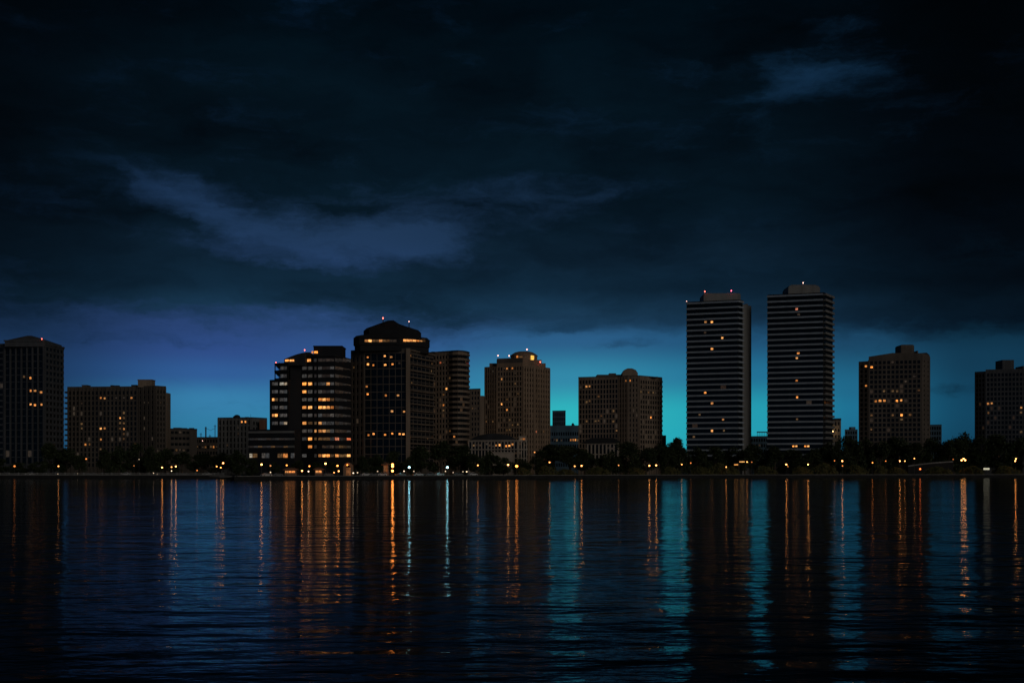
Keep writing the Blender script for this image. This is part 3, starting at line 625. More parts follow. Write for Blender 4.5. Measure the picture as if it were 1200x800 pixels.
# ground: one sheet that reaches the horizon
m = MB(); outline = shL + [P(271, 478)] + shM[1:] + [Vector((9000, 690, 0)), Vector((9000, 9000, 0)), Vector((-9000, 9000, 0)), Vector((-9000, 591, 0))]
m.add([(p.x, p.y, GZ) for p in outline], [tuple(range(len(outline)))])
gm, nt, N, L, bs = new_mat('park_ground')
nz = N.new('ShaderNodeTexNoise'); nz.inputs['Scale'].default_value = .12; nz.inputs['Detail'].default_value = 6
tc = N.new('ShaderNodeTexCoord'); cr = N.new('ShaderNodeValToRGB')
cr.color_ramp.elements[0].position = .4; cr.color_ramp.elements[1].position = .62
cr.color_ramp.elements[0].color = (.03, .045, .016, 1); cr.color_ramp.elements[1].color = (.07, .065, .035, 1)
L.new(tc.outputs['Object'], nz.inputs['Vector']); L.new(nz.outputs['Fac'], cr.inputs['Fac']); L.new(cr.outputs['Color'], bs.inputs['Base Color']); bs.inputs['Roughness'].default_value = .95
tag(m.build('ground', gm), kind='structure')
asphalt = mat_wall('asphalt', (.05, .05, .05), .85, .3, .6, False); paving = mat_wall('paving', (.24, .22, .2), .85, .25, .4, False); white_line = mat_wall('line_paint', (.75, .75, .72), .7, .2, 1.0, False)
def flat(lines, d0, d1, z, name, mat):
    m = MB()
    for ln in lines:
        a, c = offset(ln, d0), offset(ln, d1)
        for i in range(len(ln) - 1): m.add([(p.x, p.y, z) for p in (a[i], a[i + 1], c[i + 1], c[i])], [(0, 1, 2, 3)])
    return tag(m.build(name, mat), kind='structure')
flat([shL, shM], -6, -1.0, GZ + .006, 'promenade', paving)
flat([shL, shM], -21, -13, GZ + .006, 'street', asphalt)
flat([shL, shM], -17.1, -16.95, GZ + .012, 'street_line', white_line)
m = MB()
for ln in (shL, shM): m.strip(ln, -13, -12.75, GZ - .1, GZ + .13); m.strip(ln, -21.25, -21, GZ - .1, GZ + .13)
tag(m.build('kerb', M['coping']), kind='structure')
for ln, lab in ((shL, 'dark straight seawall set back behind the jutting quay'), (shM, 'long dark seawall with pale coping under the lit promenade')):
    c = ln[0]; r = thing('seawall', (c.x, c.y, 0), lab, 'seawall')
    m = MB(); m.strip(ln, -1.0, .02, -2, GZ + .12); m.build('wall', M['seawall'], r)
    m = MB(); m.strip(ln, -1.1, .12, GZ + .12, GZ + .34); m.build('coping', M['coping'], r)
c = P(270, 533); r = thing('quay_wall', (c.x, c.y, 0), 'short dark return wall where the quay steps back', 'seawall')
m = MB(); m.strip([P(270.4, 592), P(274.4, 478)], -1.2, .02, -2, GZ + .3); m.build('wall', M['seawall'], r)
# balustrade along the set-back quay
c = P(120, 590); r = thing('balustrade', (c.x, c.y, GZ), 'pale balustrade running along the set back seawall', 'balustrade')
m = MB(); ln = [P(-120, 592.2), P(262, 592.2)]; m.strip(ln, -.18, .18, GZ + .95, GZ + 1.15); m.strip(ln, -.2, .2, GZ + .05, GZ + .25); m.build('rail', M['coping'], r)
pm = MB(); pm.lathe([(.1, 0), (.14, .15), (.16, .3), (.09, .55), (.12, .75)], k=6); pmesh = pm.mesh('baluster', M['coping'])
xs = [ln[0].x + i * (ln[1].x - ln[0].x) / 300 for i in range(300)]
m = MB()
for x in xs: m.lathe([(.1, GZ + .2), (.16, GZ + .45), (.09, GZ + .7), (.12, GZ + .96)], (x, 592.2), 5)
o = m.build('baluster', M['coping'], r); o['kind'] = 'stuff'
for i in range(36):
    x = ln[0].x + i * (ln[1].x - ln[0].x) / 35; m = MB(); m.box(x - .28, x + .28, 591.9, 592.5, GZ, GZ + 1.3); m.box(x - .34, x + .34, 591.84, 592.56, GZ + 1.3, GZ + 1.42); m.build('pier', M['coping'], r)

# water
m = MB(); m.add([(-9000, -400, 0), (9000, -400, 0), (9000, 1200, 0), (-9000, 1200, 0)], [(0, 1, 2, 3)])
wm, nt, N, L, bs = new_mat('lagoon_water')
tc = N.new('ShaderNodeTexCoord'); prev = None
for sx, sy, rot, sc_, amp, det in ((.5, 1.0, 8, .11, .22, 2), (.55, 1.0, -10, .40, .18, 2), (.55, 1.0, 10, 1.3, .046, 3), (.6, 1.0, -12, 4.2, .011, 3)):
    mp = N.new('ShaderNodeMapping'); mp.inputs['Scale'].default_value = (sx, sy, 1); mp.inputs['Rotation'].default_value = (0, 0, R(rot))
    nz = N.new('ShaderNodeTexNoise'); nz.inputs['Scale'].default_value = sc_; nz.inputs['Detail'].default_value = det; nz.inputs['Roughness'].default_value = .5
    L.new(tc.outputs['Object'], mp.inputs['Vector']); L.new(mp.outputs['Vector'], nz.inputs['Vector'])
    mu = N.new('ShaderNodeMath'); mu.operation = 'MULTIPLY'; mu.inputs[1].default_value = amp; L.new(nz.outputs['Fac'], mu.inputs[0])
    if prev is None: prev = mu.outputs[0]
    else:
        a = N.new('ShaderNodeMath'); L.new(prev, a.inputs[0]); L.new(mu.outputs[0], a.inputs[1]); prev = a.outputs[0]
bp = N.new('ShaderNodeBump'); 
mpw = N.new('ShaderNodeMapping'); mpw.inputs['Scale'].default_value = (.25, 1, 1); mpw.inputs['Rotation'].default_value = (0, 0, R(6)); wl = N.new('ShaderNodeTexNoise'); wl.inputs['Scale'].default_value = .035; wl.inputs['Detail'].default_value = 3
L.new(tc.outputs['Object'], mpw.inputs['Vector']); L.new(mpw.outputs['Vector'], wl.inputs['Vector'])
wr = N.new('ShaderNodeMapRange'); wr.inputs[1].default_value = .35; wr.inputs[2].default_value = .65; wr.inputs[3].default_value = .5; wr.inputs[4].default_value = 1.0
L.new(wl.outputs['Fac'], wr.inputs[0]); L.new(wr.outputs[0], bp.inputs['Strength']); bp.inputs['Distance'].default_value = 1.0
L.new(prev, bp.inputs['Height'])
gl = N.new('ShaderNodeBsdfGlossy'); gl.inputs['Roughness'].default_value = .07; gl.inputs['Color'].default_value = (.95, .97, 1, 1)
df = N.new('ShaderNodeBsdfDiffuse'); df.inputs['Color'].default_value = (.0015, .005, .008, 1)
fr = N.new('ShaderNodeFresnel'); fr.inputs['IOR'].default_value = 1.333; pw = N.new('ShaderNodeMath'); pw.operation = 'POWER'; pw.inputs[1].default_value = 2.3
ms = N.new('ShaderNodeMixShader'); L.new(bp.outputs['Normal'], gl.inputs['Normal']); L.new(bp.outputs['Normal'], fr.inputs['Normal'])
L.new(fr.outputs[0], pw.inputs[0]); L.new(pw.outputs[0], ms.inputs[0]); L.new(df.outputs[0], ms.inputs[1]); L.new(gl.outputs[0], ms.inputs[2])
N.remove(bs); L.new(ms.outputs[0], N['Material Output'].inputs['Surface'])
tag(m.build('water', wm), kind='structure')

# ------------------------------------------------------------------ lamps
GLOW = {'w': ((1.0, .36, .085), 1.0), 'o': ((1.0, .28, .045), .9), 'r': ((1.0, .17, .03), .7), 'c': ((.38, .92, 1.0), 1.0), 'n': ((1.0, .72, .45), .7)}
LM = {}
def lantern_mesh(kind, level):
    k = (kind, level)
    if k not in LM:
        m = MB(); m.lathe([(.10, -.26), (.25, -.19), (.33, .0), (.27, .19), (.10, .27)], k=10)
        col, s = GLOW[kind]; LM[k] = m.mesh('lantern', mat_emit('lamp_glow', col, s * level), smooth=True)
    return LM[k]
m = MB(); m.lathe([(.2, 0), (.2, .06), (.10, .09), (.07, .5), (.055, 1.0)], k=8); POLE = m.mesh('pole', M['metal'])
m = MB(); m.lathe([(.38, 0), (.33, .08), (.15, .2), (.04, .3)], k=10); CAP = m.mesh('cap', M['metal'], smooth=True)
def lamp(px, py, kind, level, label, group, dY=9, size=1.0, double=None, cat='street lamp', name='street_lamp'):
    Y = shoreY(px) + dY; z = WZ(py, Y)
    r = thing(name, (WX(px, Y), Y, GZ), label, cat, group); h = max(.25, z - GZ - .32 * size)
    copy_to(POLE, 'pole', r, (0, 0, 0), 0, (1, 1, h))
    for dx, dz in (double or [(0, 0)]):
        copy_to(lantern_mesh(kind, level), 'lantern', r, (dx, 0, z - GZ + dz), 0, (size,) * 3)
        copy_to(CAP, 'cap', r, (dx, 0, z - GZ + dz + .30 * size), 0, (size,) * 3)
        if abs(dx) > .05:
            m = MB(); m.tube([(0, 0, z - GZ - .9), (dx * .6, 0, z - GZ - .7), (dx, 0, z - GZ + dz - .3)], [.05, .045, .04], 6); me = m.mesh('arm', M['metal']); copy_to(me, 'arm', r)
    return r
PROM = 'lamps along the far promenade'; LOW = 'low lights along the promenade edge'
HI, MD, LO = 13, 5, 1.5
for t in [
 (17, 546, 'o', LO, 'dull orange lamp under the pediment crowned tower', 1.5), (68.5, 546, 'w', MD, 'single white lamp in the gap between the first tower and the slab block', 1),
 (101, 537.5, 'o', LO, 'high orange lantern at the foot of the brown slab block', 1.2), (157, 545.5, 'o', .8, 'faint lamp in the trees under the slab block roof box', .8),
 (190, 547.5, 'w', HI, 'bright amber lamp at the far end of the brown slab block', 1), (201, 547, 'w', MD, 'smaller lamp of the close pair below the blank car park', 1), (206, 546.3, 'w', HI, 'brighter lamp of the close pair below the blank car park', 1),
 (231, 551, 'o', LO, 'weak low lamp on the set back quay below the roof masts', 1), (254, 546.3, 'w', MD, 'left lamp in the triangle of three by the quay step', 1), (258.7, 547.6, 'w', MD, 'lowest lamp in the triangle of three by the quay step', 1), (261.5, 542.4, 'w', HI, 'tallest lamp in the triangle of three by the quay step', 1.1),
 (306.5, 544, 'w', HI, 'bright lamp before the grey windows of the office podium', 1.1), (317, 545.5, 'w', 1.0, 'faint lamp beside the terraced office block', 1), (336, 545, 'o', MD, 'orange lamp over the glowing kiosk', 1), (362.5, 546, 'o', MD, 'small orange lamp in front of the terraced office entrance', 1),
 (381.5, 543, 'w', HI, 'tallest bright lamp before the terraced office block', 1.2), (395.5, 545.5, 'o', HI, 'orange lamp near the right corner of the terraced office', 1), (560, 545, 'w', MD, 'lone lamp before the curved roof clubhouse', 1),
 (595.5, 544.5, 'w', HI, 'white lamp next to the big orange globe', 1.1), (626.5, 529.7, 'w', LO, 'high lamp at the corner of the clubhouse terrace', 1), (644, 541.5, 'w', MD, 'lone lamp on the slope of the large domed tree', 1),
 (673.5, 546, 'w', MD, 'smaller lamp of the pair below the far lit office floor', 1), (681.5, 545.5, 'w', HI, 'brighter lamp of the pair below the far lit office floor', 1), (725, 545, 'w', LO, 'weak lamp before the pale pavilion', 1),
 (761, 545.5, 'w', HI, 'first lamp of the even pair under the brown block corner', 1), (769, 545, 'w', HI, 'second lamp of the even pair under the brown block corner', 1.05), (799, 544, 'w', MD, 'lamp just before the foot of the first striped tower', 1), (809.5, 542.3, 'o', LO, 'weak orange lamp under the first striped tower', 1),
 (851, 547, 'w', MD, 'low lamp among lit leaves under the concrete shaft tower', 1), (875.5, 541, 'w', MD, 'white lamp beside the lit canopy', 1), (881, 541.2, 'o', .8, 'faint lamp past the lit canopy', 1), (921.5, 544, 'w', HI, 'bright lamp below the second striped tower front', 1.1), (923.4, 546.4, 'o', LO, 'small lower lamp hugging a bright one below the second striped tower', .8),
 (947, 544, 'w', HI, 'bright lamp below the second striped tower lobby', 1.05), (978, 539.6, 'o', LO, 'weak lamp under the small pale block', 1), (987, 540, 'w', HI, 'bright tall lamp with an orange glow underneath it', 1.1), (1022.5, 542, 'o', MD, 'amber lamp under the gridded brown block corner', 1), (1038, 540, 'o', LO, 'weak lamp in mid lawn before the gridded block', 1),
 (1054.5, 540, 'w', HI, 'brighter lamp of the pair beside the ramp wall', 1), (1060.5, 540, 'w', MD, 'smaller lamp of the pair beside the ramp wall', 1), (1071.5, 537, 'w', MD, 'lamp standing at the start of the pale ramp wall', 1), (1117, 538, 'o', .8, 'faint lamp at the top of the pale ramp wall', 1)]:
    lamp(t[0], t[1], t[2], t[3], t[4], PROM, 9 + (3 if t[1] < 541 else 0), t[5])
for px, lab in ((479.5, 'cyan white lamp next to the orange entrance lanterns'), (524.3, 'cyan white lamp under the rounded balcony condominium')):
    lamp(px, 547.4, 'c', 17, lab, 'cyan lamps on the promenade', 7, 1.25)
lamp(605.5, 546, 'o', 7, 'large round orange globe lamp before the stepped tower', PROM, 9, 2.0)
lamp(460, 546.3, 'o', 16, 'glowing orange entrance lanterns stacked on one post', 'entrance lanterns', 10, 1.5, [(0, 0), (0, -1.9), (0, .8)])
lamp(1129, 538.6, 'w', 18, 'three globe lamp cluster on the dark headland', PROM, 12, 1.1, [(-1.0, -.2), (1.0, -.2), (.1, .6)])
lamp(1190, 539, 'w', 14, 'two globe lamp near the edge of the view on the headland', PROM, 12, 1.0, [(-.15, -.45), (.25, .75)])
lamp(987.3, 545.6, 'o', LO, 'orange lantern low under the bright tall lamp', LOW, 7, 1.1)
lamp(1078.3, 549.3, 'r', 5, 'red orange lantern low on the bank below the ramp wall', LOW, 7, 1.5)
for px, py, k, lv, lab in [(163, 538, 'n', .8, 'faint pale light in the trees by the slab block'), (180, 554.3, 'n', 4, 'low white light on the balustrade near two others'), (184.5, 555.2, 'n', 1.5, 'weaker white light low on the balustrade'), (201, 551.5, 'n', 4, 'low white light below the close lamp pair'), (91, 554.5, 'n', .8, 'faint low light on the first stretch of balustrade'), (68, 555, 'n', 1.2, 'low glint beneath the single white lamp'),
        (354, 551.5, 'w', 18, 'strong low white light before the terraced office'), (361.5, 552, 'n', 7, 'second low white light before the terraced office'), (391.5, 553.4, 'w', 4, 'low amber light near the lit archway'), (397, 551.8, 'w', 14, 'strong low light near the lit archway'), (414, 554, 'n', 5, 'low white light past the lit archway'), (419, 553.5, 'n', 2, 'weaker low light past the lit archway'), (317, 553.2, 'n', 2, 'low pale light by the office podium parking'),
        (442.5, 552, 'n', 1.2, 'faint low light before the crowned tower'), (473.5, 551.8, 'n', 4, 'low white light close to the first cyan lamp'), (485, 552, 'n', 1.2, 'faint low light past the first cyan lamp'), (522, 552, 'n', 1.8, 'low pale light under the second cyan lamp'), (531, 553.4, 'n', 1.0, 'faint low light past the second cyan lamp'), (542.5, 552.4, 'n', 1.2, 'fainter of two low lights before the clubhouse'), (547, 552.4, 'n', 4, 'brighter of two low lights before the clubhouse')]:
    lamp(px, py, k, lv, lab, LOW, 5, .8, cat='path light', name='path_light')

# ------------------------------------------------------------------ lit kiosks, archway, canopy, signboard, ramp wall
def kiosk(px0, px1, ytop, ybot, kind, label, dY=24, name='kiosk'):
    Y = shoreY((px0 + px1) / 2) + dY; X0, X1 = WX(px0, Y), WX(px1, Y); z1 = WZ(ytop, Y)
    r = thing(name, ((X0 + X1) / 2, Y, GZ), label, name.replace('_', ' '))
    m = MB(); m.box(X0, X1, Y, Y + 3, GZ, z1); m.build('wall', M['tan'], r)
    m = MB(); m.box(X0 - .6, X1 + .6, Y - 1.2, Y + 3.4, z1, z1 + .25); m.loft([[(X0 - .6, Y - 1.2, z1 + .25), (X1 + .6, Y - 1.2, z1 + .25), (X1 + .6, Y + 3.4, z1 + .25), (X0 - .6, Y + 3.4, z1 + .25)], [(X0 + .8, Y + .8, z1 + 1), (X1 - .8, Y + .8, z1 + 1), (X1 - .8, Y + 1.6, z1 + 1), (X0 + .8, Y + 1.6, z1 + 1)]]); m.build('roof', M['rust'], r)
    n = max(2, int((X1 - X0) / 1.3)); zb = WZ(ybot, Y)
    for i in range(n):
        w = (X1 - X0 - .4) / n; copy_to(pane_mesh(kind), 'window', r, (X0 + .2 + (i + .5) * w - (X0 + X1) / 2, -.05, (z1 - .3 + zb) / 2 - GZ), 0, (w * .86, .14, max(.5, z1 - .3 - zb)))
    return r
M['kiosk_glow'] = mat_lit('kiosk_glow', (1.0, .28, .05), .9); M['canopy_glow'] = mat_lit('canopy_glow', (1.0, .38, .08), 1.6, .5); M['arch_glow'] = mat_lit('arch_glow', (1.0, .28, .06), .16)
kiosk(333.5, 346.5, 550.6, 553.6, 'kiosk_glow', 'small kiosk with a glowing orange front before the podium', 18)
kiosk(369, 377.5, 550.2, 553.6, 'kiosk_glow', 'narrow kiosk with an orange front before the office entrance', 20)
kiosk(449, 455, 544.5, 552, 'arch_glow', 'dim orange booth beside the entrance lanterns', 20, 'booth')
Y = shoreY(408) + 24; r = thing('archway', (WX(408, Y), Y, GZ), 'rounded archway lit dull orange at the corner of the office', 'archway')
m = MB(); c = WX(408, Y); zc = WZ(547.6, Y)
inner = [(c + 1.05 * math.cos(t), zc + 1.05 * math.sin(t)) for t in [math.pi * i / 12 for i in range(13)]]; inner = [(c + 1.05, GZ)] + inner + [(c - 1.05, GZ)]
outer = [(c + 2.1 * math.cos(t), zc + 2.1 * math.sin(t)) for t in [math.pi * i / 12 for i in range(13)]]; outer = [(c + 2.1, GZ)] + outer + [(c - 2.1, GZ)]
for i in range(len(inner) - 1):
    q = [outer[i], outer[i + 1], inner[i + 1], inner[i]]
    m.hexa([(x, Y, z) for x, z in q], [(x, Y + 1.2, z) for x, z in q])
m.build('surround', M['brown'], r)
copy_to(pane_mesh('arch_glow'), 'door', r, (0, .9, (zc - GZ) / 2), 0, (2.0, .12, zc - GZ))
copy_to(lantern_mesh('o', MD), 'lantern', r, (-.3, -.5, WZ(544.6, Y) - GZ), 0, (1.0,) * 3)
Y = shoreY(866) + 26; r = thing('lit_canopy', (WX(867, Y), Y, GZ), 'bright amber canopy glowing under the trees between the striped towers', 'canopy')
for px0, px1, py in ((860.5, 865.5, 544.2), (866.5, 873.5, 540.8)):
    X0, X1, z = WX(px0, Y), WX(px1, Y), WZ(py, Y); m = MB(); m.box(X0 - .3, X1 + .3, Y - .3, Y + 4, z + .5, z + .75); m.build('roof', M['metal'], r)
    copy_to(pane_mesh('canopy_glow'), 'light_panel', r, ((X0 + X1) / 2 - r.location.x, 1.5, z - GZ), 0, ((X1 - X0) * .8, 2.2, .5))
    for x in (X0, X1): m = MB(); m.tube([(x, Y + .6, GZ), (x, Y + .6, z + .5)], [.12, .1], 8); m.build('post', M['metal'], r)
Y = shoreY(1156) + 6; r = thing('light_box', (WX(1156, Y), Y, GZ), 'blank pale lit light box lying low on the dark headland', 'light box')
m = MB(); X0, X1 = WX(1152.6, Y), WX(1159.6, Y); z0, z1 = WZ(550.2, Y), WZ(548, Y); m.box(X0 - .12, X1 + .12, Y, Y + .5, z0 - .12, z1 + .12)
for x in (X0 + .4, X1 - .4): m.box(x - .08, x + .08, Y + .1, Y + .3, GZ, z0)
m.build('casing', M['metal'], r)
copy_to(_pb.mesh('panel', mat_emit('panel_glow', (.95, .9, .62), .5)), 'panel', r, (0, -.04, (z0 + z1) / 2 - GZ), 0, (X1 - X0, .12, z1 - z0))
lnr = [(1064, 545.6), (1076, 544.0), (1090, 542.3), (1104, 541.2), (1117, 540.4)]
Y = 715; r = thing('ramp_wall', (WX(1090, Y), Y, GZ), 'pale ramp wall climbing gently above the dark bank', 'wall')
m = MB(); cp = MB()
for (x0, y0), (x1, y1) in zip(lnr, lnr[1:]):
    Xa, Xb = WX(x0, Y), WX(x1, Y); q = [(Xa, Y), (Xb, Y), (Xb, Y + 8), (Xa, Y + 8)]
    zz = [WZ(y0, Y), WZ(y1, Y), WZ(y1, Y), WZ(y0, Y)]
    m.hexa([(x, y, GZ - .3) for x, y in q], [(x, y, z - .45) for (x, y), z in zip(q, zz)])
    q2 = [(Xa, Y - .2), (Xb, Y - .2), (Xb, Y + .5), (Xa, Y + .5)]
    cp.hexa([(x, y, z - .44) for (x, y), z in zip(q2, zz)], [(x, y, z + .25) for (x, y), z in zip(q2, zz)])
m.build('wall', M['seawall'], r); cp.build('coping', M['grey'], r)

# ------------------------------------------------------------------ trees
def crown_mesh(seed, dense=1.0):
    r = random.Random(seed); m = MB(); lobes = []
    for i in range(18):
        a = r.uniform(0, 6.283); k = r.uniform(.1, 1) ** .6; zz = r.uniform(1.7, 8.3)
        rad = (4.6 if zz < 6 else 4.6 * max(.25, 1 - (zz - 6) / 4.2)) * k * .72
        lobes.append((Vector((math.cos(a) * rad, math.sin(a) * rad, zz)), r.uniform(1.2, 2.1)))
    lobes.append((Vector((r.uniform(-.8, .8), r.uniform(-.8, .8), 8.3)), 1.7))
    for c, rr in lobes:
        for j in range(int(190 * dense)):
            d = Vector((r.gauss(0, 1), r.gauss(0, 1), r.gauss(0, 1))).normalized() * rr * (r.random() ** .33) * r.uniform(.75, 1.12)
            p = c + Vector((d.x, d.y, d.z * .8)); p.z = min(p.z, 10.0)
            s = r.uniform(.14, .30); t = Vector((r.gauss(0, 1), r.gauss(0, 1), r.gauss(0, .7))).normalized(); q = t.orthogonal().normalized(); q = q * math.cos(j) + t.cross(q) * math.sin(j)
            m.add([p - t * s * 1.5, p + q * s * .7, p + t * s * 1.5, p - q * s * .7], [(0, 1, 2, 3)])
    return m.mesh('crown', M['leaf']), lobes
def trunk_mesh(lobes, seed):
    r = random.Random(seed); m = MB()
    m.tube([(0, 0, 0), (.06, .03, .8), (-.05, .05, 2.0), (.05, 0, 3.4), (.0, .1, 5.2)], [.42, .30, .25, .2, .1], 8)
    for c, rr in r.sample(lobes, 7):
        z = r.uniform(1.8, 3.6); mid = Vector((c.x * .5, c.y * .5, (z + c.z) / 2 + .2)); m.tube([(0, 0, z), mid, c], [.15, .1, .04], 6)
    return m.mesh('trunk', M['bark'])
TV = []
for i in range(7):
    cm, lb = crown_mesh(100 + i); TV.append((cm, trunk_mesh(lb, i)))
TREES = [  # column, top row, width, metres behind the seawall, what singles it out
 (-8, 533, 34, 44, 'dark tree at the frame edge below the pediment crowned tower'), (22, 541, 26, 36, 'low dark tree under the tall pilasters of the pediment crowned tower'), (44, 540, 22, 30, 'low dark tree behind the first stretch of balustrade'),
 (60, 517.5, 30, 60, 'tall dark tree over the corner of the pediment crowned tower'), (78, 523, 26, 52, 'dark tree filling the gap between the first tower and the slab block'), (93, 532, 22, 40, 'low tree by the lit foot of the slab block'), (122, 525, 26, 48, 'dark tree covering the middle windows of the slab block'), (140, 521, 30, 56, 'rounded tree under the column of small lit windows on the slab block'), (160, 518, 30, 60, 'tall tree under the roof box of the slab block'), (178, 521, 26, 48, 'tree at the far corner of the slab block'), (194, 524, 26, 56, 'dark tree beneath the lower wing of the slab block'),
 (213, 528, 30, 44, 'broad low tree under the blank car park'), (236, 530, 30, 50, 'broad low tree under the roof masts'), (258, 529, 28, 64, 'tree between the roof masts and the pier fronted block'), (280, 526, 30, 110, 'tree hiding the foot of the pier fronted block'), (296, 537, 18, 40, 'small tree before the start of the office podium'),
 (321, 540, 16, 34, 'small tree under the left podium windows'), (349, 538.5, 18, 34, 'small tree where the podium meets the terraced office'), (371, 540, 16, 32, 'small tree behind the narrow kiosk'), (390, 540, 16, 32, 'small tree near the bright tall lamp by the office'), (424, 533, 24, 48, 'tree at the left foot of the crowned tower'), (441, 531, 26, 54, 'tree covering the base of the blue black glass front'), (462, 527, 26, 56, 'tree behind the orange entrance lanterns'), (478, 534, 20, 44, 'tree at the foot of the pale corner pier'), (494, 521, 32, 54, 'tall tree beneath the balconied side of the crowned tower'), (517, 515, 36, 56, 'tall rounded tree under the red lit window of the rounded condominium'), (540, 520, 30, 50, 'tree between the rounded condominium and the clubhouse'),
 (557, 530, 28, 38, 'broad tree before the dim end of the clubhouse'), (574, 528, 28, 40, 'tree before the middle of the clubhouse'), (590, 535, 24, 34, 'low tree under the clubhouse terrace wall'), (611, 536, 26, 40, 'low tree behind the big orange globe lamp'), (628, 533, 22, 46, 'tree at the clubhouse corner lamp'), (648, 518.5, 48, 44, 'largest domed tree below the far blue tower'), (668, 520.5, 42, 50, 'broad tree under the far lit office floor'), (686, 524, 30, 44, 'tree at the left end of the pale pavilion'), (705, 532, 24, 34, 'low tree in front of the pale pavilion columns'),
 (734, 516, 46, 44, 'large rounded tree right of the pale pavilion'), (715, 527, 30, 38, 'tree overlapping the right end of the pale pavilion'), (757, 523, 34, 50, 'tree under the bright window of the brown block'), (776, 518, 30, 60, 'tree before the narrow grey annexe'), (794, 510.5, 22, 76, 'small round crown standing clear against teal sky by the first striped tower'), (790, 516.5, 34, 56, 'broad tree between the brown block and the first striped tower'), (815, 521.5, 34, 52, 'tree under the left half of the first striped tower'), (838, 522, 34, 56, 'tree under the middle of the first striped tower'), (860, 521.5, 32, 60, 'tree under the concrete shaft'), (885, 519.5, 34, 64, 'tree before the low block in the twin tower gap'),
 (908, 521, 32, 54, 'tree under the left edge of the second striped tower'), (930, 525, 32, 50, 'low tree under the lobby lights of the second striped tower'), (952, 523.5, 30, 56, 'tree under the right lobby light of the second striped tower'), (972, 516.5, 30, 64, 'tree under the balconied side of the second striped tower'), (991, 509, 34, 66, 'tall tree rising beside the small pale block'), (1013, 511.5, 34, 70, 'tree at the left foot of the gridded block'), (1031, 515, 28, 58, 'tree in front of the gridded block below its bright pair of windows'), (1050, 509.5, 38, 66, 'tallest tree in front of the gridded block'), (1070, 517, 28, 56, 'lower tree at the right corner of the gridded block'),
 (1096, 511, 40, 80, 'wide tree under the far grey stub'), (1127, 504.5, 40, 90, 'tall tree standing against sky between the gridded and the cut off block'), (1112, 514, 34, 74, 'tree above the top of the ramp wall'), (1149, 508, 40, 84, 'tree at the left foot of the cut off dark block'), (1172, 507, 42, 80, 'wide tree under the orange window of the cut off block'), (1197, 510, 42, 84, 'tree at the far frame edge before the cut off block'), (873, 525, 28, 46, 'dark tree directly before the foot of the concrete shaft'), (783, 523, 30, 46, 'lower tree filling the gap left of the first striped tower'), (984, 515, 26, 56, 'tree half hiding the small pale block'), (1003, 514, 28, 62, 'tree covering the tiny far roofline'), (1118, 510, 32, 82, 'tree filling the sky gap above the three globe lamp'),
 (1222, 512, 40, 80, 'last tree half out of view past the cut off block')]
for i, (px, py, wp, dy, lab) in enumerate(TREES):
    Y = shoreY(px) + dy; h = WZ(py, Y) - GZ; w = wp / F * Y; cm, tm = TV[i % len(TV)]
    r = thing('tree', (WX(px, Y), Y, GZ), lab, 'tree', 'trees along the far shore'); r.rotation_euler.z = rnd.uniform(0, 6.28); s = h / 9.9; r.scale = (w / 8.6, w / 8.6, s)
    copy_to(tm, 'trunk', r); copy_to(cm, 'crown', r)
# low land beyond the city
m = MB(); rp = [(px, 533.5 + 1.6 * math.sin(px * .021) + .8 * math.sin(px * .09)) for px in range(-300, 1501, 20)]
m.add([(WX(px, 1450), 1450, GZ - 1) for px, py in rp] + [(WX(px, 1450), 1450, WZ(py, 1450)) for px, py in rp] + [(WX(px, 1450), 1750, GZ - 1) for px, py in rp],
      [q for i in range(len(rp) - 1) for q in ((i, i + 1, len(rp) + i + 1, len(rp) + i), (len(rp) + i, len(rp) + i + 1, 2 * len(rp) + i + 1, 2 * len(rp) + i))])
tag(m.build('hills', gm), kind='structure')
# the far wood that closes the horizon behind everything
r = random.Random(5); m = MB()
for i in range(9000):
    px = r.uniform(-120, 1320); Y = r.uniform(1150, 1400); top = 531 + 3.5 * math.sin(px * .045) + 2 * math.sin(px * .13 + 1) + 1.5 * math.sin(px * .31)
    z = GZ + (WZ(top, Y) - GZ) * r.random() ** .7; s = r.uniform(.9, 1.7); p = Vector((WX(px, Y), Y, z))
    t = Vector((r.gauss(0, 1), r.gauss(0, .4), r.gauss(0, 1))).normalized(); q = t.orthogonal().normalized()
    m.add([p - t * s * 1.4, p + q * s, p + t * s * 1.4, p - q * s], [(0, 1, 2, 3)])
tag(m.build('distant_wood', M['leaf']), 'dark band of distant trees closing the horizon behind the buildings', 'wood', kind='stuff')
# low bushes along the bank
def bush_mesh(seed):
    r = random.Random(seed); m = MB()
    for j in range(700):
        a = r.uniform(0, 6.283); z = r.random(); rr = math.sqrt(max(0, 1 - z * z)) * r.uniform(.6, 1.1) * (1 + .25 * math.sin(3 * a + seed)); p = Vector((math.cos(a) * rr, math.sin(a) * rr, z * r.uniform(.75, 1.05)))
        s = r.uniform(.05, .11); t = Vector((r.gauss(0, 1), r.gauss(0, 1), r.gauss(0, 1))).normalized(); q = t.orthogonal().normalized()
        m.add([p - t * s * 1.4, p + q * s * .7, p + t * s * 1.4, p - q * s * .7], [(0, 1, 2, 3)])
    return m.mesh('foliage', M['leaf_lamplit'])
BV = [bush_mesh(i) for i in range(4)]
m = MB()
for k in range(5): m.tube([(0, 0, 0), (.25 * math.cos(k * 1.26), .25 * math.sin(k * 1.26), .4), (.5 * math.cos(k * 1.26), .5 * math.sin(k * 1.26), .75)], [.04, .03, .015], 5)
STEM = m.mesh('stem', M['bark'])
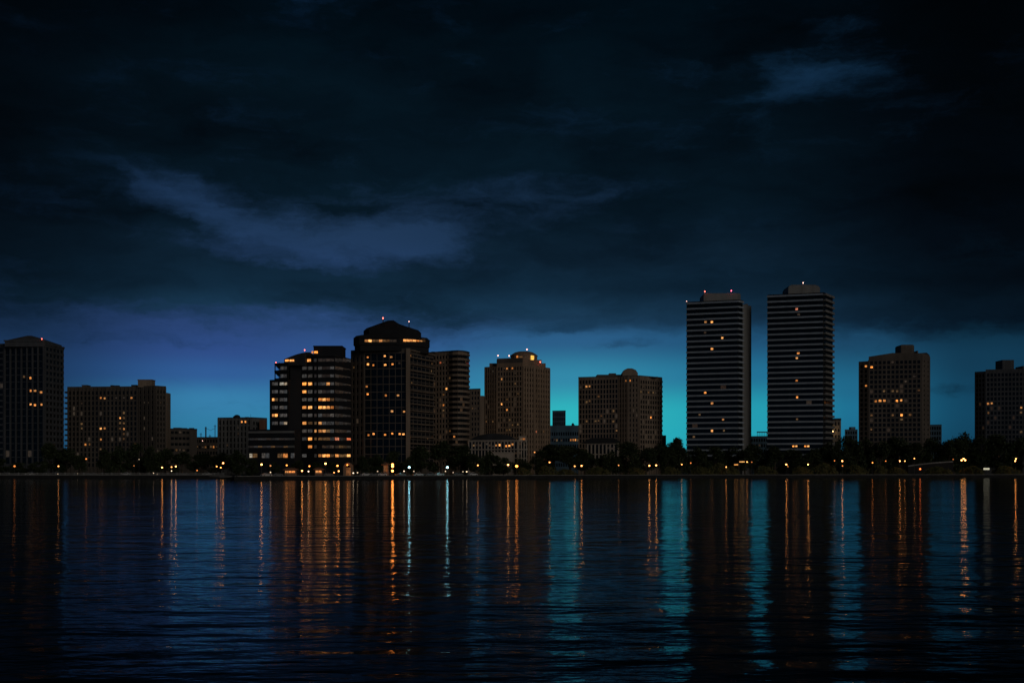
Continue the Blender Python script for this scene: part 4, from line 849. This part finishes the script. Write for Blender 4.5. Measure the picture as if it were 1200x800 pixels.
BUSH = [(612, 548, 18, 'low bush below the big orange globe lamp'), (640, 546, 26, 'wide bush under the largest domed tree'), (662, 549, 22, 'bush just before the lamp pair under the far office'), (700, 547, 26, 'wide bush in the dim light before the pavilion'), (744, 548, 24, 'bush under the large rounded tree'), (785, 547, 22, 'bush between the even lamp pair and the first striped tower'), (820, 546, 26, 'bush under the first striped tower'), (843, 543, 22, 'lit bush left of the low lamp under the concrete shaft'), (857, 546, 18, 'lit bush right of the low lamp under the concrete shaft'), (895, 546, 26, 'bush in the gap between the twin towers'), (938, 546, 22, 'bush between two bright lamps under the second striped tower'), (966, 543, 26, 'bush under the small pale block'), (1002, 545, 26, 'bush past the bright tall lamp'), (1030, 545, 24, 'bush on the lawn before the gridded block'), (1050, 547, 22, 'bush below the lamp pair by the ramp wall'), (1098, 547, 30, 'dark bush below the ramp wall'), (1140, 546, 30, 'dark bush right of the three globe lamp'), (1178, 546, 30, 'dark bush left of the two globe lamp')]
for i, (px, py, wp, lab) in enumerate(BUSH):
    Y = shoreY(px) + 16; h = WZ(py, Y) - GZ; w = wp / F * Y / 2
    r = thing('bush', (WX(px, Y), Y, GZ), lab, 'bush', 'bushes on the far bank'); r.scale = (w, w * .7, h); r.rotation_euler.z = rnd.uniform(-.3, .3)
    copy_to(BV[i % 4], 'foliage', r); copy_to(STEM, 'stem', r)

# ------------------------------------------------------------------ parked cars
def car_meshes(mat):
    prof = [(-2.2, .35), (-2.25, .75), (-2.05, .92), (-1.5, .98), (-.9, 1.42), (.55, 1.45), (1.25, .98), (2.05, .86), (2.25, .65), (2.2, .35)]
    m = MB(); m.loft([[(x, y * (1 if z < 1.1 else .82), z) for x, z in prof] for y in (-.86, -.8, .8, .86)])
    g = MB()
    for s in (-1, 1): g.add([(-1.3, s * .865, 1.0), (1.05, s * .865, 1.0), (.5, s * .735, 1.38), (-.85, s * .735, 1.38)], [(0, 1, 2, 3) if s < 0 else (3, 2, 1, 0)])
    return m.mesh('body', M[mat]), g.mesh('side_window', M['glass'])
CM = {k: car_meshes(k) for k in ('paint_white', 'paint_grey', 'paint_dark')}
m = MB(); m.loft([[(.32 * math.cos(t), y, .32 * math.sin(t)) for t in [6.2832 * i / 12 for i in range(12)]] for y in (-.1, .1)]); WHEEL = m.mesh('wheel', M['rubber'])
m = MB(); m.box(-.05, .05, -.16, .16, -.08, .08); HEAD = m.mesh('headlight', M['pale']); TAIL = m.mesh('tail_light', mat_wall('tail_light_red', (.3, .02, .02), .3))
def car(px, col, lab, flip):
    Y = shoreY(px) + 11.5; r = thing('parked_car', (WX(px, Y), Y, GZ), lab, 'car', 'cars parked along the promenade')
    a, c = shoreY(px - 3), shoreY(px + 3); r.rotation_euler.z = math.atan2(c - a, WX(px + 3, c) - WX(px - 3, a)) + (math.pi if flip else 0) if px > 275 else (math.pi if flip else 0)
    bm_, gm_ = CM[col]; copy_to(bm_, 'body', r); copy_to(gm_, 'side_window', r)
    for x in (-1.4, 1.4):
        for y in (-.82, .82): copy_to(WHEEL, 'wheel', r, (x, y, .32))
    for y in (-.6, .6): copy_to(HEAD, 'headlight', r, (2.2, y, .68)); copy_to(TAIL, 'tail_light', r, (-2.22, y, .8))
for t in [(35, 'paint_white', 'white car parked under the pediment crowned tower'), (108, 'paint_grey', 'grey car parked below the lit foot of the slab block'), (148, 'paint_white', 'white car parked below the slab block roof box'), (216, 'paint_grey', 'grey car parked past the close lamp pair'), (243, 'paint_white', 'white car parked below the roof masts'),
          (312, 'paint_white', 'white car parked by the first bright podium lamp'), (325, 'paint_grey', 'grey car parked left of the glowing kiosk'), (384, 'paint_grey', 'grey car parked under the tallest office lamp'), (428, 'paint_white', 'white car parked past the low white lights'), (437, 'paint_grey', 'grey car parked under the crowned tower'), (447, 'paint_white', 'white car parked just before the entrance lanterns'), (469, 'paint_grey', 'grey car parked between the entrance lanterns and the cyan lamp'), (490, 'paint_white', 'white car parked past the first cyan lamp'), (503, 'paint_grey', 'grey car parked midway between the two cyan lamps'), (514, 'paint_white', 'white car parked just before the second cyan lamp'), (537, 'paint_grey', 'grey car parked past the second cyan lamp'), (554, 'paint_white', 'white car parked before the clubhouse lamp')]:
    car(t[0], t[1], t[2], rnd.random() < .5)

# ------------------------------------------------------------------ dusk sky, sun, camera
W = bpy.data.worlds.new('World'); S.world = W; W.use_nodes = True
nt = W.node_tree; N, L = nt.nodes, nt.links
bg = N['Background']
tc = N.new('ShaderNodeTexCoord'); sep = N.new('ShaderNodeSeparateXYZ'); L.new(tc.outputs['Generated'], sep.inputs[0])
def math_(op, a, c=None, clamp=False):
    n = N.new('ShaderNodeMath'); n.operation = op; n.use_clamp = clamp
    for i, v in enumerate((a, c)):
        if v is None: continue
        if isinstance(v, (int, float)): n.inputs[i].default_value = v
        else: L.new(v, n.inputs[i])
    return n.outputs[0]
az = math_('ARCTAN2', sep.outputs[0], sep.outputs[1]); el = math_('ARCSINE', sep.outputs[2])
def A_(px): return math.atan((px - 600) / F)
def E_(py, px=600): return math.atan((HZ - py) / F * math.cos(A_(px)))
def lin(c): return tuple(((v / 255 + .055) / 1.055) ** 2.4 if v > 10 else v / 255 / 12.92 for v in c)
cmb = N.new('ShaderNodeCombineXYZ'); L.new(az, cmb.inputs[0]); L.new(el, cmb.inputs[1])
# warp so that cloud edges are ragged
def noise(scale, sx, sy, det, off=0, rough=.55, src=None):
    mp = N.new('ShaderNodeMapping'); mp.inputs['Scale'].default_value = (sx, sy, 1); mp.inputs['Location'].default_value = (off, off * .7, off * .3)
    nz = N.new('ShaderNodeTexNoise'); nz.inputs['Scale'].default_value = scale; nz.inputs['Detail'].default_value = det; nz.inputs['Roughness'].default_value = rough
    L.new(src or cmb.outputs[0], mp.inputs['Vector']); L.new(mp.outputs[0], nz.inputs['Vector']); return nz
wn = noise(11, 1, 2.2, 6, 3.1, .62); ws = N.new('ShaderNodeVectorMath'); ws.operation = 'SUBTRACT'; L.new(wn.outputs['Color'], ws.inputs[0]); ws.inputs[1].default_value = (.5, .5, .5)
wm_ = N.new('ShaderNodeVectorMath'); wm_.operation = 'MULTIPLY'; L.new(ws.outputs[0], wm_.inputs[0]); wm_.inputs[1].default_value = (.12, .045, 0)
wa = N.new('ShaderNodeVectorMath'); L.new(cmb.outputs[0], wa.inputs[0]); L.new(wm_.outputs[0], wa.inputs[1])
warp = wa.outputs[0]; sw = N.new('ShaderNodeSeparateXYZ'); L.new(warp, sw.inputs[0])
def blob(px, py, rx, ry, ang, amp, src=None):
    mp = N.new('ShaderNodeMapping'); mp.vector_type = 'TEXTURE'
    mp.inputs['Location'].default_value = (A_(px), E_(py, px), 0); mp.inputs['Rotation'].default_value = (0, 0, R(ang)); mp.inputs['Scale'].default_value = (rx / F, ry / F, 1)
    L.new(src or warp, mp.inputs['Vector'])
    d = N.new('ShaderNodeVectorMath'); d.operation = 'DOT_PRODUCT'; L.new(mp.outputs[0], d.inputs[0]); L.new(mp.outputs[0], d.inputs[1])
    return math_('MULTIPLY', math_('EXPONENT', math_('MULTIPLY', d.outputs['Value'], -1.0)), amp)
def mapr(v, a, c, t0=0., t1=1., smooth=True):
    n = N.new('ShaderNodeMapRange'); n.interpolation_type = 'SMOOTHSTEP' if smooth else 'LINEAR'
    L.new(v, n.inputs[0]); n.inputs[1].default_value = a; n.inputs[2].default_value = c; n.inputs[3].default_value = t0; n.inputs[4].default_value = t1; return n.outputs[0]
field = mapr(sw.outputs[1], E_(348), E_(418), 0, 1.45)
for bl in [(450, 281, 115, 30, 0, .95), (330, 270, 120, 28, -12, .55), (215, 226, 95, 20, -24, .50), (610, 244, 130, 20, 7, .36), (730, 226, 80, 18, 4, .2), (560, 225, 120, 14, 5, .18), (950, 96, 66, 26, 6, .72), (1010, 70, 60, 14, 20, .25), (870, 118, 60, 10, 0, .25), (535, 74, 34, 9, -24, .36), (345, -2, 44, 9, 0, .55), (250, 258, 110, 16, -14, .25), (640, 208, 150, 12, 2, .16), (120, 190, 60, 10, -20, .22), (40, 230, 130, 10, -6, .26), (90, 256, 130, 10, -3, .28), (130, 292, 90, 8, -4, .2), (250, 287, 90, 8, -10, .35), (1000, 130, 120, 40, 0, .1)]:
    field = math_('ADD', field, blob(*bl))
for bl in [(751, 409, 36, 7, 0, -.75), (678, 387, 44, 9, 6, -.55), (1120, 457, 70, 9, 0, -.6), (755, 374, 60, 10, 0, -.3), (395, 240, 50, 6, 0, -.4), (330, 328, 150, 17, 2, -.55), (500, 318, 80, 14, -6, -.35), (175, 205, 60, 7, -20, -.2), (178, 262, 44, 10, -6, -.6), (480, 262, 40, 5, 0, -.2), (1130, 360, 150, 34, 0, -.75), (900, 360, 120, 16, 0, -.3), (660, 395, 60, 5, 4, -.15), (190, 402, 90, 7, 0, -.4), (250, 456, 70, 6, 0, -.1)]:
    field = math_('ADD', field, blob(*bl))
fb = noise(12, 1, 3.0, 10, 7.7, .68, warp); field = math_('ADD', field, math_('MULTIPLY', math_('SUBTRACT', fb.outputs['Fac'], .5), 1.9))
st_ = noise(4.5, 1, 8, 5, 2.2, .6); field = math_('ADD', field, math_('MULTIPLY', math_('SUBTRACT', st_.outputs['Fac'], .5), 1.15))
clear = mapr(field, .02, 1.25)
# clear sky colour: columns of elevation ramps blended by bearing
cols = [(20, [(560, (16, 62, 90)), (500, (24, 62, 98)), (440, (26, 55, 92)), (383, (22, 44, 74)), (230, (10, 28, 48)), (40, (6, 20, 36))]),
        (255, [(560, (40, 112, 150)), (505, (48, 124, 162)), (470, (54, 126, 170)), (440, (48, 92, 150)), (412, (46, 76, 134)), (385, (42, 68, 118)), (270, (30, 54, 86)), (90, (14, 36, 62))]),
        (400, [(560, (44, 130, 160)), (500, (50, 140, 172)), (460, (50, 112, 160)), (420, (47, 84, 140)), (385, (44, 74, 124)), (270, (31, 55, 86)), (90, (14, 36, 62))]),
        (670, [(560, (36, 150, 168)), (510, (42, 180, 190)), (487, (46, 182, 190)), (443, (50, 136, 168)), (398, (42, 92, 134)), (370, (31, 62, 92)), (260, (24, 46, 72)), (90, (16, 40, 66))]),
        (890, [(560, (30, 130, 152)), (510, (36, 158, 178)), (483, (36, 156, 177)), (440, (34, 112, 148)), (402, (31, 82, 118)), (370, (20, 52, 78)), (260, (14, 36, 58)), (90, (17, 43, 68))]),
        (1000, [(560, (22, 92, 120)), (480, (30, 112, 146)), (460, (31, 104, 138)), (402, (26, 69, 100)), (370, (15, 46, 70)), (260, (10, 30, 48)), (90, (17, 43, 68))]),
        (1140, [(560, (14, 58, 80)), (483, (18, 69, 97)), (428, (17, 57, 82)), (380, (9, 36, 54)), (260, (5, 20, 32)), (90, (8, 26, 42))]),
        (1500, [(560, (6, 30, 44)), (428, (6, 26, 40)), (260, (3, 14, 24))])]
emax = .60; cur = None; pa = None
for px, st in cols:
    cr = N.new('ShaderNodeValToRGB'); cr.color_ramp.interpolation = 'EASE'
    es = cr.color_ramp.elements; st = sorted(st, key=lambda s: -s[0])
    while len(es) < len(st): es.new(.5)
    for e_, (py, c) in zip(es, st): e_.position = max(0, min(1, (E_(py) + .01) / emax)); e_.color = (*lin(c), 1)
    L.new(math_('DIVIDE', math_('ADD', el, .01), emax, True), cr.inputs['Fac'])
    if cur is None: cur = cr.outputs[0]
    else:
        mx = N.new('ShaderNodeMix'); mx.data_type = 'RGBA'; L.new(mapr(az, A_(pa), A_(px)), mx.inputs[0]); L.new(cur, mx.inputs[6]); L.new(cr.outputs[0], mx.inputs[7]); cur = mx.outputs[2]
    pa = px
cc = N.new('ShaderNodeValToRGB'); cc.color_ramp.interpolation = 'EASE'; es = cc.color_ramp.elements
st = [(560, (14, 40, 60)), (400, (20, 50, 76)), (365, (19, 46, 68)), (335, (12, 33, 50)), (300, (10, 28, 43)), (230, (5, 20, 31)), (120, (3, 15, 24)), (0, (1, 11, 19)), (-400, (1, 8, 15))]
while len(es) < len(st): es.new(.5)
for e_, (py, c) in zip(es, st): e_.position = max(0, min(1, (E_(py) + .01) / emax)); e_.color = (*lin(c), 1)
L.new(math_('DIVIDE', math_('ADD', el, .01), emax, True), cc.inputs['Fac'])
# cloud texture: soft light and dark rolls, dimmer away from the afterglow
fb2 = noise(7, 1, 3.0, 6, 1.3, .55, warp); tex = mapr(fb2.outputs['Fac'], .28, .72, .5, 1.5, False)
dim = math_('MULTIPLY', mapr(az, A_(780), A_(1160), 1.0, .2), mapr(az, A_(-60), A_(330), .3, 1.0))
cm_ = N.new('ShaderNodeVectorMath'); cm_.operation = 'SCALE'; L.new(cc.outputs[0], cm_.inputs[0]); L.new(math_('MULTIPLY', tex, dim), cm_.inputs['Scale'])
mx = N.new('ShaderNodeMix'); mx.data_type = 'RGBA'; L.new(clear, mx.inputs[0]); L.new(cm_.outputs[0], mx.inputs[6]); L.new(cur, mx.inputs[7])
sun_dir = Vector((.55, -.80, .30)).normalized()
sky = N.new('ShaderNodeTexSky'); sky.sky_type = 'NISHITA'; sky.sun_disc = False; sky.sun_elevation = math.asin(sun_dir.z); sky.sun_rotation = math.atan2(sun_dir.x, sun_dir.y)
sk = N.new('ShaderNodeVectorMath'); sk.operation = 'SCALE'; sk.inputs['Scale'].default_value = .00012; L.new(sky.outputs[0], sk.inputs[0])
ad = N.new('ShaderNodeVectorMath'); L.new(mx.outputs[2], ad.inputs[0]); L.new(sk.outputs[0], ad.inputs[1])
L.new(ad.outputs[0], bg.inputs['Color']); bg.inputs['Strength'].default_value = 1.0

sl = bpy.data.lights.new('sun', 'SUN'); sl.energy = .30; sl.color = (1, .93, .85); sl.angle = R(30)
so = bpy.data.objects.new('sun', sl); COL.objects.link(so); so.rotation_euler = (-sun_dir).to_track_quat('-Z', 'Y').to_euler(); so.location = (0, -50, 200)

cd = bpy.data.cameras.new('camera'); co = bpy.data.objects.new('camera', cd); COL.objects.link(co)
cd.sensor_width = 36; cd.sensor_fit = 'HORIZONTAL'; cd.lens = F / 1200 * 36; cd.shift_y = (HZ - 400) / 1200; cd.clip_start = .1; cd.clip_end = 30000
co.location = (0, 0, CH); co.rotation_euler = (R(90), 0, 0); S.camera = co
S.view_settings.view_transform = 'Standard'; S.view_settings.look = 'None'; S.view_settings.exposure = 0; S.view_settings.gamma = 1; S.view_settings.use_curve_mapping = False
S.cycles.use_denoising = True; S.cycles.max_bounces = 5; S.cycles.diffuse_bounces = 2; S.cycles.glossy_bounces = 3; S.cycles.sample_clamp_indirect = 4.0
